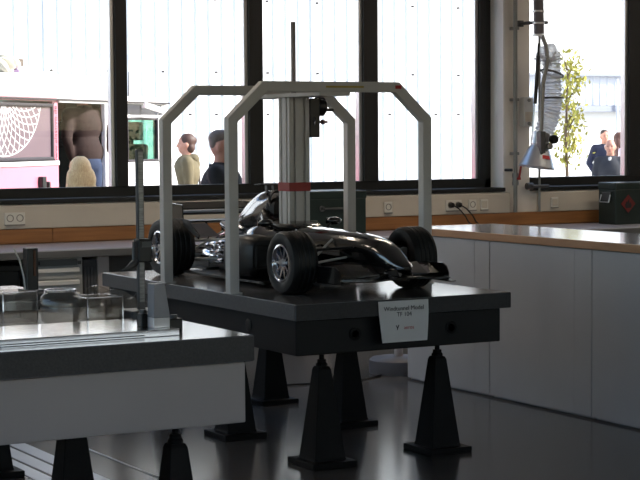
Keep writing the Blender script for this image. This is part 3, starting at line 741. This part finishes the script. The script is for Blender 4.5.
green_box(6.27, 6.815, 11.48, 11.85, .75, 1.085, 'dark green metal box on the workbench behind the gantry, long handle on its front', False)
green_box(9.205, 9.86, 11.50, 11.725, .75, 1.095, 'dark green metal box with a red flame sign below the right window', True)

# ================================================================ COUNTER ON THE RIGHT
cyb = [9.197, 8.312, 7.375, 6.438, 5.50]
for i, (b, a) in enumerate(zip(cyb, cyb[1:])):
    lab = ['pale grey cabinet under the counter, the one farthest away by the window end', 'pale grey cabinet under the counter, second from the window end', 'pale grey cabinet under the counter, third from the window end, cut by the photo edge', 'pale grey cabinet under the counter nearest the viewer, outside the picture'][i]
    e = empty('base_cabinet', (6.07, (a+b)/2, 0), lab, 'cabinet', group='pale grey cabinets under the counter')
    B(5.775, 6.38, a+.004, b-.003, .0, .894).build('carcass', M_cab, e)
    B(5.748, 5.775, a+.003, b-.003, .012, .892).build('side_board', M_cab, e, bevel=.002)
    B(5.7468, 5.75, a+.15, b-.15, .012, .892).build('center_board', M_cab, e, bevel=.002)
ct = empty('counter_top', (6.07, 7.3, .895), 'pale glossy counter top with a wooden edge on the right', 'counter')
B(5.765, 6.395, 5.42, 9.20, .897, .9375).build('laminate', M_lam, ct)
B(5.735, 5.765, 5.41, 9.215, .896, .9378).build('wood_edge', M_beech, ct, bevel=.003)
B(5.765, 6.395, 9.20, 9.225, .896, .9378).build('wood_edge', M_beech, ct, bevel=.003)

# ================================================================ PEDESTALS
def pedestal(x, y, label):
    e = empty('support_pedestal', (x, y, 0), label, 'pedestal', group='black pyramid pedestals under the tables')
    B(-.115, .115, -.125, .125, 0, .028).build('base_plate', M_iron, e, local=True, bevel=.004)
    def sq(h, z): return [Vector((a*h, b*h, z)) for a, b in ((-1, -1), (1, -1), (1, 1), (-1, 1))]
    MB().loop_loft([sq(.083, .026), sq(.078, .04), sq(.033, .438), sq(.027, .452)]).build('pyramid', M_iron, e, local=True, bevel=.004)
    MB().lathe([(0, .44), (.027, .44), (.027, .463), (.021, .468), (.021, .482), (0, .482)], (0, 0, 0), 'Z', 16).build('nut', M_iron, e, local=True, bevel=.002)
    MB().tube([(0, 0, .46), (0, 0, .512)], .012, 10).lathe([(0, .506), (.022, .506), (.02, .5235), (0, .5235)], (0, 0, 0), 'Z', 14).build('levelling_screw', M_iron, e, local=True, smooth=True)
    return e
for (x, y), l in zip([(3.915, 7.0), (4.56, 7.03), (3.915, 7.89), (4.58, 7.92), (4.59, 8.80), (3.95, 8.80)],
    ['black pyramid pedestal under the near corner of the car model table', 'black pyramid pedestal under the right front end of the car model table',
     'black pyramid pedestal half hidden behind the white table frame', 'black pyramid pedestal under the middle far side of the car model table',
     'farthest visible pyramid pedestal, left of the middle under the car model table', 'pyramid pedestal under the far left corner, hidden by the front table']):
    pedestal(x, y, l)
for (x, y), l in zip([(2.50, 5.50), (2.53, 6.55), (2.53, 7.55), (1.62, 5.5), (1.62, 6.55), (1.62, 7.55)],
    ['pyramid pedestal with levelling screw under the right end of the white-framed front table', 'second pyramid pedestal under the white-framed table, lower left of the photo', 'pyramid pedestal at the bottom left corner, standing on the floor rails',
     'pyramid pedestal under the hidden front left of the white-framed table', 'pyramid pedestal under the hidden middle left of the white-framed table', 'pyramid pedestal under the hidden far left of the white-framed table']):
    pedestal(x, y, l)

# ================================================================ FRONT TABLE WITH GAUGE
ft = empty('granite_table', (2.07, 6.5, .525), 'granite measuring table on a white steel frame, front left', 'table')
B(1.40, 2.7183, 5.3285, 7.72, .737, .826).build('granite_slab', M_granite, ft, bevel=.004)
mb = MB(); mb.box(1.43, 2.70, 5.36, 7.67, .525, .732); mb.build('steel_frame', M_white, ft, bevel=.004)
B(1.46, 2.66, 5.41, 7.64, .731, .739).build('shim', M_black, ft)
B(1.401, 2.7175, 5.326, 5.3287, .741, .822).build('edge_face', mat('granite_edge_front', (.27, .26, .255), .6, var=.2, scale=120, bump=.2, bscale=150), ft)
rl = empty('aluminium_rail', (2.1, 5.6, .826), 'bright aluminium base rail lying along the front table', 'rail')
B(1.45, 2.50, 5.455, 5.85, .826, .85).build('rail_body', M_alu_b, rl, bevel=.002)
B(1.45, 2.37, 5.452, 5.456, .832, .835).build('slot', M_ink, rl)
wd = empty('angle_block', (2.52, 5.53, .85), 'grey machined wedge block standing on the right end of the rail', 'block')
B(2.425, 2.485, 5.50, 5.555, .85, .885).build('foot', M_alu, wd, bevel=.002)
MB().prism([(2.425, .884), (2.487, .884), (2.468, 1.0), (2.428, 1.0)], 5.50, 5.555, lambda a, b, h: (a, h, b)).build('wedge', mat('block_grey', (.52, .52, .54), .4, .6), wd, bevel=.002)
hg = empty('height_gauge', (2.566, 5.93, .826), 'upright height gauge with a black digital slider on the front table', 'gauge')
B(2.505, 2.62, 5.87, 6.0, .826, .872).build('gauge_base', M_dgrey, hg, bevel=.006)
B(2.552, 2.578, 5.92, 5.94, .872, 1.455).build('scale_column', M_dgrey, hg, bevel=.002)
B(2.556, 2.574, 5.917, 5.921, .9, 1.445).build('scale', mat('scale_grey', (.5, .5, .5), .35, .5, var=.3, scale=200, stretch=(.1, .1, 1)), hg)
sl = B(2.545, 2.595, 5.895, 5.95, 1.045, 1.13).build('slider', M_black, hg, bevel=.005)
B(2.556, 2.592, 5.892, 5.896, 1.10, 1.12).build('display', mat('lcd_grey', (.28, .29, .29), .3), sl)
MB().tube([(2.535, 5.92, 1.12), (2.535, 5.92, 1.05), (2.53, 5.92, 1.03)], .006, 8).build('fine_screw', M_dgrey, sl, smooth=True)
MB().tube([(2.55, 5.92, 1.055), (2.53, 5.91, 1.04), (2.50, 5.90, 1.025), (2.475, 5.89, 1.02)], [.010, .014, .008, .003], 8).build('scriber', M_dgrey, sl, smooth=True)
for (x, y, w), l in zip([(2.422, 5.585, .03), (2.54, 5.59, .05), (2.585, 5.80, .04)], ['small black clamp block left of the wedge', 'black clamp block just right of the rail end', 'small black block behind the wedge block']):
    e = empty('clamp_block', (x, y, .826 if x > 2.5 else .85), l, 'clamp', group='black clamp blocks on the front table')
    z0 = .826 if x > 2.51 else .85
    B(x-w/2, x+w/2, y-.02, y+.02, z0, z0+.045).build('clamp_body', M_black, e, bevel=.003)
    MB().lathe([(0, 0), (.012, 0), (.012, .012), (0, .012)], (x, y, z0+.045), 'Z', 12).build('clamp_screw', M_dgrey, e)
mtt = empty('bench_mat', (2.0, 6.4, .826), 'black rubber mat under the smoked acrylic pieces on the front table', 'mat')
B(1.46, 2.49, 5.88, 6.54, .826, .8305).build('mat_sheet', M_black, mtt, bevel=.001)
B(2.488, 2.66, 6.04, 6.54, .826, .8305).build('mat_sheet', M_black, mtt, bevel=.001)
# clear acrylic fixtures behind the rail
def acrylic_box(x0, x1, y0, y1, z1, label, lid=True):
    e = empty('acrylic_case', ((x0+x1)/2, (y0+y1)/2, .831), label, 'case', group='smoked acrylic cases on the front table')
    t = .006
    B(x0, x1, y0, y0+t, .831, z1).build('front_pane', M_acryl, e, bevel=.001)
    B(x0, x1, y1-t, y1, .831, z1).build('rear_pane', M_acryl, e, bevel=.001)
    B(x0, x0+t, y0+t, y1-t, .831, z1).build('side_pane', M_acryl, e)
    B(x1-t, x1, y0+t, y1-t, .831, z1).build('side_pane', M_acryl, e)
    B(x0, x1, y0-.001, y0+.003, z1-.001, z1+.002).build('bright_edge', M_chrome, e)  # polished strips stand in for highlights along the acrylic edges
    for xx, yy in ((x0, y0), (x1, y0)):
        B(xx-.002, xx+.002, yy-.002, yy+.002, .831, z1+t).build('bright_edge', M_chrome, e)
    return e
acrylic_box(2.345, 2.48, 5.90, 6.05, .925, 'smoked clear acrylic case, right of the rounded canister on the front table')
acrylic_box(2.10, 2.23, 6.10, 6.28, .94, 'smoked acrylic case at the left behind the rounded canister')
e = empty('acrylic_canister', (2.27, 5.97, .831), 'rounded smoked acrylic canister at the left of the front table', 'canister')
MB().lathe([(.055, 0), (.07, .015), (.075, .07), (.07, .1), (.052, .12), (.048, .12), (.066, .098), (.07, .07), (.066, .018), (.053, .004)], (2.27, 5.97, .831), 'Z', 28, closed=True).build('canister_wall', M_acryl, e, smooth=True)
MB().lathe([(.05, .118), (.056, .118), (.056, .126), (.05, .126)], (2.27, 5.97, .831), 'Z', 28, closed=True).build('rim_ring', M_chrome, e, smooth=True)
e = empty('acrylic_shell', (2.52, 6.2, .831), 'wavy-topped smoked acrylic shell beside the height gauge', 'shell')
mb = MB(); top = []
N = 22
for side_ in (0, 1):
    pass
prof = [(2.50+.25*k/N, .831+.075+.028*math.sin(k/N*6.0+.6)+(.03 if k > N-5 else 0)*(k-N+5)/5) for k in range(N+1)]
for y in (6.12, 6.30):
    mb = MB(); mb.loop_loft([[Vector((x, y, .831)), Vector((x, y+.006, .831)), Vector((x, y+.006, z)), Vector((x, y, z))] for x, z in prof]); mb.build('side_wall', M_acryl, e)
e = empty('work_tray', (2.42, 6.7, .826), 'dark low tray standing behind the acrylic pieces on the front table', 'tray')
mb = MB(); x0, x1, y0, y1 = 1.75, 2.66, 6.55, 6.9
mb.box(x0, x1, y0, y1, .827, .832); mb.box(x0, x1, y0, y0+.01, .826, .862); mb.box(x0, x1, y1-.01, y1, .826, .862); mb.box(x0, x0+.01, y0, y1, .826, .862); mb.box(x1-.01, x1, y0, y1, .826, .862)
mb.build('tray_body', mat('tray_dark', (.2, .2, .2), .5), e, bevel=.003)
MB().tube([(x1, 6.66, .85), (x1+.02, 6.66, .85), (x1+.02, 6.79, .85), (x1, 6.79, .85)], .006, 8).build('tray_handle', M_alu, e, smooth=True)
e = empty('dark_upright', (2.31, 7.2, .826), 'dark upright post with a pale cord on the left part of the front table', 'post')
B(2.285, 2.335, 7.17, 7.23, .826, 1.02).build('post', M_black, e, bevel=.004)
B(2.27, 2.35, 7.15, 7.25, .826, .84).build('post_foot', M_dgrey, e)
B(2.312, 2.322, 7.166, 7.171, .90, 1.01).build('red_stripe', M_brownwood, e)
MB().tube([(2.235, 7.2, 1.02), (2.26, 7.2, .97), (2.28, 7.2, .89), (2.285, 7.2, .835)], .004, 6).build('cord', M_socket, e, smooth=True)
e.location = (2.652, 7.33, .826)

# ================================================================ MAIN TABLE
TZ = .76
mt = empty('surface_table', (4.247, 7.93, .525), 'dark granite surface table carrying the black racing car model', 'table')
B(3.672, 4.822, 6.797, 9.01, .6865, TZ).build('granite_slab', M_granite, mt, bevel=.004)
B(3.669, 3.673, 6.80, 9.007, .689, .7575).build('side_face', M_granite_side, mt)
B(3.675, 4.819, 6.794, 6.798, .689, .7575).build('front_face', mat('granite_edge_dark', (.2, .195, .195), .6, var=.2, scale=120), mt)  # front edge coloured darker than the side, its shade painted in
B(3.70, 4.795, 6.845, 8.97, .525, .683).build('table_body', M_bodyblack, mt, bevel=.006)
B(3.73, 4.77, 6.88, 8.95, .68, .69).build('shim', M_black, mt)
for x in (4.0, 4.515):
    MB().lathe([(0, 0), (.03, 0), (.03, -.006), (.018, -.008), (.016, 0)], (x, 6.845, .608), 'Y', 24).build('lifting_socket', M_iron, mt, smooth=True)
for y in (7.302, 8.55):
    MB().lathe([(0, 0), (.027, 0), (.03, -.004), (.024, -.006), (0, -.006)], (3.70, y, .624), 'X', 24).build('lifting_socket', M_carbon2, mt, smooth=True)
# paper sign hanging from the front edge
sg = empty('paper_sign', (4.22, 6.79, .752), 'white paper sign hanging from the front edge of the car model table', 'sign')
rows = [(0, .133, 0), (.05, .132, -.004), (.10, .128, -.008), (.15, .123, -.011), (.186, .119, -.012)]
mb = MB()
rr = []
for dz, hw, dy in rows: rr.append([(4.223-hw, 6.790+dy, .752-dz), (4.223+hw, 6.790+dy, .752-dz), (4.223+hw, 6.7885+dy, .752-dz), (4.223-hw, 6.7885+dy, .752-dz)])
mb.loop_loft([[Vector(p) for p in r] for r in rr]); mb.build('sheet', M_paper, sg)
def sign_text(name, s, size, m, z, x=0.):
    f = (.752-z); dy = -.012*min(1, f/.16)-.0022
    return text(name, s, size, m, sg, basis((4.223+x-sg.location.x, 6.788+dy-sg.location.y, z-.752), (1, 0, 0), (0, .07, 1)), extrude=.0003)
sign_text('lettering', 'Windtunnel Model', .028, M_ink, .717)
sign_text('lettering', 'TF 104', .028, M_ink, .690)
sign_text('logo_word', 'aeros', .024, M_redprint, .630, .022)
mb = MB(); lx, lz, ly = 4.223-.040, .632, 6.788-.0118
mb.prism([(lx-.009, lz+.010), (lx-.004, lz+.010), (lx, lz+.001), (lx+.005, lz+.012), (lx+.010, lz+.012), (lx+.003, lz-.003), (lx+.001, lz-.011), (lx-.003, lz-.011), (lx-.002, lz-.002)], ly, ly-.0006, lambda a, b, h: (a, h, b)); mb.build('logo_mark', M_ink, sg)

# ================================================================ GANTRY
gy = (7.455, 8.203)
gt = empty('measuring_gantry', (4.237, 7.85, TZ), 'grey square tube gantry of two arches holding the column above the car model', 'gantry')
gxa, gxb, gz, gc, gcz, ht = 3.667, 4.792, 1.758, .186, 1.585, .025
def arch(y):
    out = [(gxa, TZ), (gxa, gcz), (gxa+gc, gz), (gxb-gc, gz), (gxb, gcz), (gxb, TZ)]
    t = .05; k = t*.42
    inn = [(gxa+t, TZ), (gxa+t, gcz-k), (gxa+gc+k, gz-t), (gxb-gc-k, gz-t), (gxb-t, gcz-k), (gxb-t, TZ)]
    mb = MB()
    rings = [[Vector((o[0], y-ht, o[1])), Vector((o[0], y+ht, o[1])), Vector((i[0], y+ht, i[1])), Vector((i[0], y-ht, i[1]))] for o, i in zip(out, inn)]
    mb.loop_loft(rings)
    a = mb.build('arch', M_tube, gt, bevel=.004)
    for x in (gxa+ht, gxb-ht): B(x-.032 if x > 4.2 else x-.026, x+.032 if x < 4.2 else x+.026, y-.04, y+.04, TZ, TZ+.006).build('foot_plate', M_tube, a)
    return a
a1 = arch(gy[0]); a2 = arch(gy[1])
B(4.58, 4.615, gy[0]-ht-.0015, gy[0]-ht+.001, 1.725, 1.742).build('red_sticker', M_redprint, a1)
B(4.19, 4.40, gy[0]-ht-.0015, gy[0]-ht+.001, 1.728, 1.738).build('yellow_lettering', M_yellow, a1)
B(4.155, 4.325, 7.43, 8.25, 1.690, 1.708).build('mounting_plate', M_tube, gt, bevel=.002)
def tslot(cx, cy, h):
    p = []; hs, w, d = h, .007, .014
    for q in range(4):
        a = q*PI/2; R = lambda x, y: (cx+x*math.cos(a)-y*math.sin(a), cy+x*math.sin(a)+y*math.cos(a))
        p.append(R(-hs, -hs))
        for s in (-.5*hs, .5*hs): p += [R(s-w, -hs), R(s-w, -hs+d), R(s+w, -hs+d), R(s+w, -hs)]
    return p
CX, CY = 4.232, 7.835
MB().prism(tslot(CX, CY, .057), .97, 1.691).build('column', M_tube, gt)
MB().prism([(CX-.061, CY-.061), (CX+.061, CY-.061), (CX+.061, CY+.061), (CX-.061, CY+.061)], 1.222, 1.266).build('red_band', M_red, gt, bevel=.002)
MB().tube([(CX, CY, 1.70), (CX, CY, 2.067)], .0125, 14).build('spindle_rod', mat('rod_dark', (.62, .58, .57), .45, .0), gt, smooth=True)
du = B(4.296, 4.352, 7.78, 7.88, 1.49, 1.685).build('drive_unit', M_black, gt, bevel=.004)
MB().lathe([(0, 0), (.045, 0), (.048, .006), (.048, .038), (.04, .046), (0, .046)], (4.35, 7.82, 1.645), 'X', 24).build('motor', M_carbon2, du, smooth=True)
MB().tube([(4.395, 7.82, 1.628), (4.45, 7.82, 1.628)], .008, 8).build('motor_shaft', M_dgrey, du, smooth=True)
MB().tube([(4.35, 7.80, 1.567), (4.405, 7.80, 1.567)], .006, 8).lathe([(0, 0), (.012, 0), (.012, .014), (0, .014)], (4.372, 7.80, 1.567), 'X', 12).build('cable_plug', mat('plug_red', (.45, .3, .3), .5), du, smooth=True)
MB().tube([(4.318, 7.779, 1.59), (4.315, 7.774, 1.57), (4.318, 7.776, 1.55), (4.321, 7.774, 1.57), (4.318, 7.779, 1.59)], .003, 5).build('lock_ring', M_chrome, du)

# ================================================================ RACING CAR MODEL
car = empty('racing_car_model', (4.24, 7.9, TZ), 'glossy black wind tunnel model of an open-wheeled racing car on the dark table', 'model car')
KX = 4.24
def sect(y, hw, zb, zt, n=2.6, cx=KX, N=24):
    zc, hz = (zb+zt)/2, (zt-zb)/2; r = []
    for k in range(N):
        a = 2*PI*k/N; c, s_ = math.cos(a), math.sin(a)
        r.append(Vector((cx+hw*math.copysign(abs(c)**(2/n), c), y, zc+hz*math.copysign(abs(s_)**(2/n), s_))))
    return r
def loft(name, secs, m, parent=car, n=2.6):
    return MB().loop_loft([sect(*s_, n=n) if len(s_) == 4 else sect(*s_[:4], n=n, cx=s_[4]) for s_ in secs]).build(name, m, parent, smooth=True)
loft('nose', [(6.775, .02, .888, .905), (6.79, .034, .880, .918), (6.83, .046, .874, .938), (6.89, .056, .868, .978), (6.97, .068, .862, 1.012), (7.07, .082, .858, 1.030), (7.2, .097, .852, 1.040), (7.35, .112, .842, 1.046), (7.5, .126, .826, 1.050)], M_carbon)
loft('monocoque', [(7.495, .126, .826, 1.050), (7.6, .14, .80, 1.051), (7.70, .15, .79, 1.050), (7.74, .152, .787, 1.038), (7.95, .158, .787, 1.038), (8.0, .16, .787, 1.06), (8.14, .15, .787, 1.05), (8.3, .08, .80, 1.0), (8.48, .06, .81, .95)], M_carbon)
mb = MB(); ring = [Vector((KX+.095*math.cos(a), 7.845+.125*math.sin(a), 1.044+.012*max(0, math.sin(a)))) for a in [2*PI*k/28 for k in range(29)]]
ck = mb.tube(ring, .017, 8).build('cockpit_rim', M_carbon2, car, smooth=True)
MB().prism([(.085*math.cos(2*PI*k/24)+KX, .115*math.sin(2*PI*k/24)+7.845) for k in range(24)], 1.030, 1.042).build('cockpit_floor', M_black, ck)
MB().prism([(7.69, 1.045), (7.72, 1.045), (7.76, 1.075), (7.752, 1.075)], KX-.075, KX+.075, lambda a, b, h: (h, a, b)).build('windscreen', M_acryl, car, smooth=True)
loft('headrest', [(7.96, .09, 1.02, 1.075), (8.0, .10, 1.02, 1.10), (8.06, .085, 1.0, 1.15)], M_carbon)
ec = loft('engine_cover', [(8.03, .060, 1.13, 1.208), (8.05, .066, 1.06, 1.216), (8.10, .075, .98, 1.220), (8.17, .082, .97, 1.208), (8.26, .082, .96, 1.168), (8.36, .075, .95, 1.105), (8.46, .062, .94, 1.045), (8.58, .045, .93, .995), (8.74, .022, .92, .962)], M_silver, n=2.2)
MB().lathe([(0, 0), (.043, 0), (.043, -.01), (.05, -.012), (.05, .02), (0, .02)], (KX, 8.032, 1.172), 'Y', 24).build('air_intake', M_black, ec, smooth=True)
wing_bar = MB().box(KX-.075, KX+.075, 8.09, 8.15, 1.246, 1.252).build('camera_pod', M_carbon2, ec, bevel=.002)
for s in (-1, 1): MB().box(KX+s*.02-.003, KX+s*.02+.003, 8.10, 8.13, 1.20, 1.247).build('pod_stalk', M_carbon2, ec)
loft('intake_fairing', [(8.0, .04, 1.07, 1.17), (8.04, .055, 1.02, 1.19), (8.12, .06, 1.0, 1.2)], M_black)
for s in (-1, 1):
    loft('sidepod', [(7.735, .070, .83, .985, KX+s*.228), (7.76, .086, .80, 1.003, KX+s*.228), (7.9, .095, .79, 1.008, KX+s*.225), (8.03, .092, .79, 1.0, KX+s*.215), (8.13, .078, .79, .985, KX+s*.185), (8.24, .055, .79, .955, KX+s*.14), (8.36, .04, .79, .92, KX+s*.105), (8.5, .03, .79, .89, KX+s*.085)], M_carbon2, n=4)
    B(KX+s*.228-.055, KX+s*.228+.055, 7.728, 7.742, .85, .965).build('radiator_inlet', M_black, car, bevel=.015, seg=3)
    # flick-up winglets ahead of the rear wheels
    MB().prism([(8.34, .965), (8.52, 1.03), (8.54, 1.065), (8.46, 1.06), (8.33, .985)], KX+s*.30, KX+s*.306, lambda a, b, h: (h, a, b)).build('flick_up_plate', M_carbon2, car)
    MB().prism([(8.36, .975), (8.38, .975), (8.53, 1.03), (8.53, 1.038)], KX+s*.17, KX+s*.30, lambda a, b, h: (h, a, b)).build('flick_up', M_carbon, car)
    # barge boards and turning vanes
    MB().prism([(7.62, .80), (7.36, .80), (7.33, .86), (7.40, .895), (7.60, .93)], KX+s*.235, KX+s*.240, lambda a, b, h: (h, a, b)).build('barge_board', M_carbon, car)
    MB().tube([(KX+s*.24, 7.36, .80), (KX+s*.24, 7.335, .86), (KX+s*.24, 7.40, .893)], .004, 6).build('board_edge', M_chrome, car)
    MB().prism([(7.20, .805), (7.02, .815), (7.02, .862), (7.14, .872)], KX+s*.16, KX+s*.164, lambda a, b, h: (h, a, b)).build('turning_vane', M_carbon, car)
    # mirrors
    mr = MB().ell((KX+s*.195, 7.79, 1.068), (.042, .024, .021), 14).build('mirror', M_carbon, car, smooth=True)
    MB().tube([(KX+s*.12, 7.75, 1.03), (KX+s*.175, 7.785, 1.062)], .006, 6).build('mirror_stalk', M_carbon2, mr)
    B(KX+s*.195-.034, KX+s*.195+.034, 7.811, 7.816, 1.054, 1.082).build('mirror_glass', M_chrome, mr)
    # exhaust tips
    MB().tube([(KX+s*.10, 8.33, .985), (KX+s*.10, 8.42, 1.02), (KX+s*.10, 8.47, 1.035)], .018, 12).build('exhaust', M_chrome, car, smooth=True)
B(KX-.30, KX+.30, 7.62, 8.55, .778, .790).build('floor_plate', M_carbon2, car, bevel=.003)
B(KX-.16, KX+.16, 8.55, 8.92, .785, .80).build('diffuser', M_carbon2, car, bevel=.003)
for s in (-1, 0, 1): B(KX+s*.12-.003, KX+s*.12+.003, 8.6, 8.93, .785, .86).build('diffuser_strake', M_carbon2, car)
for s in (-1, 1): B(KX+s*.05-.012, KX+s*.05+.012, 7.66, 8.5, TZ, .78).build('keel_block', M_alu, car)
# gearbox and rear end
gb = loft('gearbox', [(8.28, .09, .82, .965), (8.45, .08, .825, .96), (8.6, .065, .83, .95), (8.78, .045, .835, .93), (8.86, .035, .84, .91)], M_alu_b, n=5)
for k in range(5): MB().lathe([(.04, -.008), (.098-.009*k, -.008), (.098-.009*k, .008), (.04, .008)], (KX, 8.36+.10*k, .885), 'Y', 20, closed=True).build('flange', M_chrome, gb, smooth=True)
for k, (zz, xx) in enumerate(((.93, .12), (.88, .135), (.835, .125))):
    for s in (-1, 1): MB().tube([(KX+s*xx, 8.24, zz), (KX+s*(xx+.02), 8.36, zz+.012), (KX+s*xx*.9, 8.50, zz), (KX+s*.06, 8.62, zz-.01)], [.014, .017, .015, .012], 10).build('exhaust_primary', M_alu_b, gb, smooth=True)
MB().tube([(KX-.075, 8.5, .855), (KX-.085, 8.62, .85), (KX-.07, 8.75, .865)], [.03, .034, .02], 12).build('oil_tank', M_chrome, gb, smooth=True)
# wheels
FY, RY = 7.27, 8.665
def wheel(x, y, r, w, s):
    """s = outward side"""
    o = (x, y, TZ+r)
    hw = w/2; rr = .083
    prof = [(rr, -hw*.8), (rr+.012, -hw*.97), (r*.80, -hw), (r*.93, -hw*.93), (r*.99, -hw*.72)]
    for k in range(4):
        g_ = -hw*.52+k*hw*.347; prof += [(r, g_-.006), (r-.004, g_-.003), (r-.004, g_+.003), (r, g_+.006)]
    prof += [(r*.99, hw*.72), (r*.93, hw*.93), (r*.80, hw), (rr+.012, hw*.97), (rr, hw*.8), (rr-.004, 0)]
    wh_ = MB().lathe(prof, o, 'X', 48, closed=True).build('wheel', M_rubber, car, smooth=True)
    f = s*hw
    MB().lathe([(.078, f*.2), (.086, f*.86), (.088, f*.93), (.080, f*.95), (.074, f*.84), (.068, f*.2)], o, 'X', 40, closed=True).build('rim', M_chrome, wh_, smooth=True)
    MB().lathe([(0, f*.15), (.074, f*.15), (.074, f*.1), (0, f*.1)], o, 'X', 30).build('brake_disc', M_black, wh_)
    MB().lathe([(0, f*.92), (.014, f*.90), (.018, f*.75), (.024, f*.66), (.024, f*.3), (0, f*.3)], o, 'X', 20).build('hub', M_alu, wh_, smooth=True)
    for k in range(10):
        a = 2*PI*k/10; c, q = math.cos(a), math.sin(a)
        p = lambda rad_, h, t: (o[0]+h, o[1]+rad_*c-t*q, o[2]+rad_*q+t*c)
        mb = MB()
        mb.loop_loft([[Vector(p(.02, f*.72, -.007)), Vector(p(.02, f*.72, .007)), Vector(p(.02, f*.55, .007)), Vector(p(.02, f*.55, -.007))],
                      [Vector(p(.076, f*.80, -.004)), Vector(p(.076, f*.80, .004)), Vector(p(.076, f*.6, .004)), Vector(p(.076, f*.6, -.004))]])
        mb.build('spoke', M_chrome, wh_)
    return wh_
FR, RR_ = .148, .150
for s in (-1, 1):
    wheel(KX+s*(.395-.068), FY, FR, .136, s)
    wheel(KX+s*(.395-.083), RY, RR_, .166, s)
# suspension arms
M_arm = mat('silver_paint', (.78, .78, .77), .38, .2, var=.05, scale=9)
def arm_(p, q, r, m=M_carbon2, nm='wishbone'):
    MB().tube([p, Vector(p).lerp(Vector(q), .5), q], [r*.8, r, r*.8], 8).build(nm, m, car, smooth=True)
for s in (-1, 1):
    hubx = KX+s*.27
    for dy, zz in ((-.16, .95), (.13, .95), (-.17, .85), (.14, .85)):
        arm_((KX+s*.09, FY+dy, zz+.03), (hubx, FY+(.01 if dy > 0 else -.01), zz+.01), .007)
    arm_((KX+s*.10, FY+.02, 1.01), (hubx, FY+.005, .87), .007, M_arm, 'push_rod')
    arm_((KX+s*.09, FY-.10, .93), (hubx, FY-.05, .90), .006, M_arm, 'track_rod')
    B(hubx-.02, hubx+.02, FY-.03, FY+.03, .86, .96).build('upright', M_arm, car, bevel=.006)
    for dy, zz in ((-.20, .95), (.08, .95), (-.22, .85), (.06, .86)):
        arm_((KX+s*.06, RY+dy, zz), (KX+s*.24, RY+(.01 if dy > 0 else -.01), zz-.01), .008, M_arm)
    arm_((KX+s*.05, RY-.10, .99), (KX+s*.24, RY-.01, .86), .007, M_arm, 'push_rod')
    arm_((KX+s*.05, RY, .90), (KX+s*.24, RY, .905), .011, M_chrome, 'drive_shaft')
    B(KX+s*.235-.02, KX+s*.235+.02, RY-.035, RY+.035, .86, .96).build('upright', M_chrome, car, bevel=.006)
# front wing: swept main plane with raised flaps and end plates
def wing_strip(name, pts, m, th=.008, parent=car):
    """pts: list of (x, y_front, y_rear, z_front, z_rear)"""
    rings = [[Vector((x, a, za)), Vector((x, (a+b)/2, (za+zb)/2-.004)), Vector((x, b, zb)), Vector((x, b, zb+th*.5)), Vector((x, (a+b)/2, (za+zb)/2+th*.8)), Vector((x, a, za+th))] for x, a, b, za, zb in pts]
    return MB().loop_loft(rings).build(name, m, parent, bevel=.001)
HS = .285
fw = wing_strip('front_wing', [(KX-HS, 6.86, 7.02, .835, .842), (KX-.16, 6.80, 6.97, .838, .848), (KX-.06, 6.78, 6.93, .848, .86), (KX+.06, 6.78, 6.93, .848, .86), (KX+.16, 6.80, 6.97, .838, .848), (KX+HS, 6.86, 7.02, .835, .842)], M_carbon)
for s in (-1, 1):
    pts = [(KX+s*HS, 6.96, 7.06, .848, .895), (KX+s*.2, 6.92, 7.02, .85, .905), (KX+s*.075, 6.90, 6.98, .86, .90)]
    wing_strip('wing_flap', pts, M_carbon, parent=fw)
    MB().prism([(6.88, .825), (7.10, .82), (7.10, .900), (6.93, .903), (6.90, .89), (6.88, .86)], KX+s*HS, KX+s*(HS+.006), lambda a, b, h: (h, a, b)).build('end_plate', M_carbon, fw)
    B(KX+s*HS-(.0 if s > 0 else .03), KX+s*HS+(.03 if s > 0 else .0), 6.86, 7.10, .818, .824).build('end_plate_foot', M_carbon2, fw)
    MB().prism([(6.80, .862), (6.88, .862), (6.90, .90), (6.82, .90)], KX+s*.035-.004, KX+s*.035+.004, lambda a, b, h: (h, a, b)).build('wing_pylon', M_carbon2, fw)
# rear wing
rw = wing_strip('rear_wing', [(KX-.225, 8.72, 8.83, 1.075, 1.09), (KX+.225, 8.72, 8.83, 1.075, 1.09)], M_carbon2, .012)
wing_strip('rear_flap', [(KX-.225, 8.815, 8.875, 1.098, 1.135), (KX+.225, 8.815, 8.875, 1.098, 1.135)], M_carbon2, .008, rw)
wing_strip('lower_element', [(KX-.225, 8.74, 8.82, 1.03, 1.04), (KX+.225, 8.74, 8.82, 1.03, 1.04)], M_carbon2, .01, rw)
for s in (-1, 1):
    MB().prism([(8.68, .98), (8.90, .98), (8.90, 1.14), (8.70, 1.13)], KX+s*.225, KX+s*.231, lambda a, b, h: (h, a, b)).build('rear_end_plate', M_carbon, rw)
    arm_((KX+s*.045, 8.76, .90), (KX+s*.05, 8.78, 1.04), .008, M_carbon2, 'wing_strut')

# ================================================================ FLOOR-STANDING STAND AND CABLE
st = empty('pedestal_stand', (5.86, 9.48, 0), 'floor stand with a round grey base and white post beyond the car model table', 'stand')
MB().lathe([(0, 0), (.185, 0), (.188, .012), (.186, .085), (.17, .098), (.05, .11), (0, .11)], (5.86, 9.48, 0), 'Z', 40).build('round_base', mat('base_grey', (.42, .42, .44), .45), st, smooth=True)
MB().tube([(5.86, 9.48, .10), (5.86, 9.48, .70)], .028, 18).build('post', M_white, st, smooth=True)
MB().lathe([(0, .69), (.075, .69), (.075, .705), (0, .705)], (5.86, 9.48, 0), 'Z', 24).build('head_plate', M_alu, st)
cbf = MB().tube(spline([Vector(p) for p in ((4.85, 9.35, .006), (5.1, 9.30, .006), (5.3, 9.27, .006), (5.5, 9.30, .006), (5.68, 9.40, .006))], 8), .006, 6).build('floor_cable', M_black, None, smooth=True)
tag(cbf, 'thin black cable lying on the floor by the round stand base', 'cable')
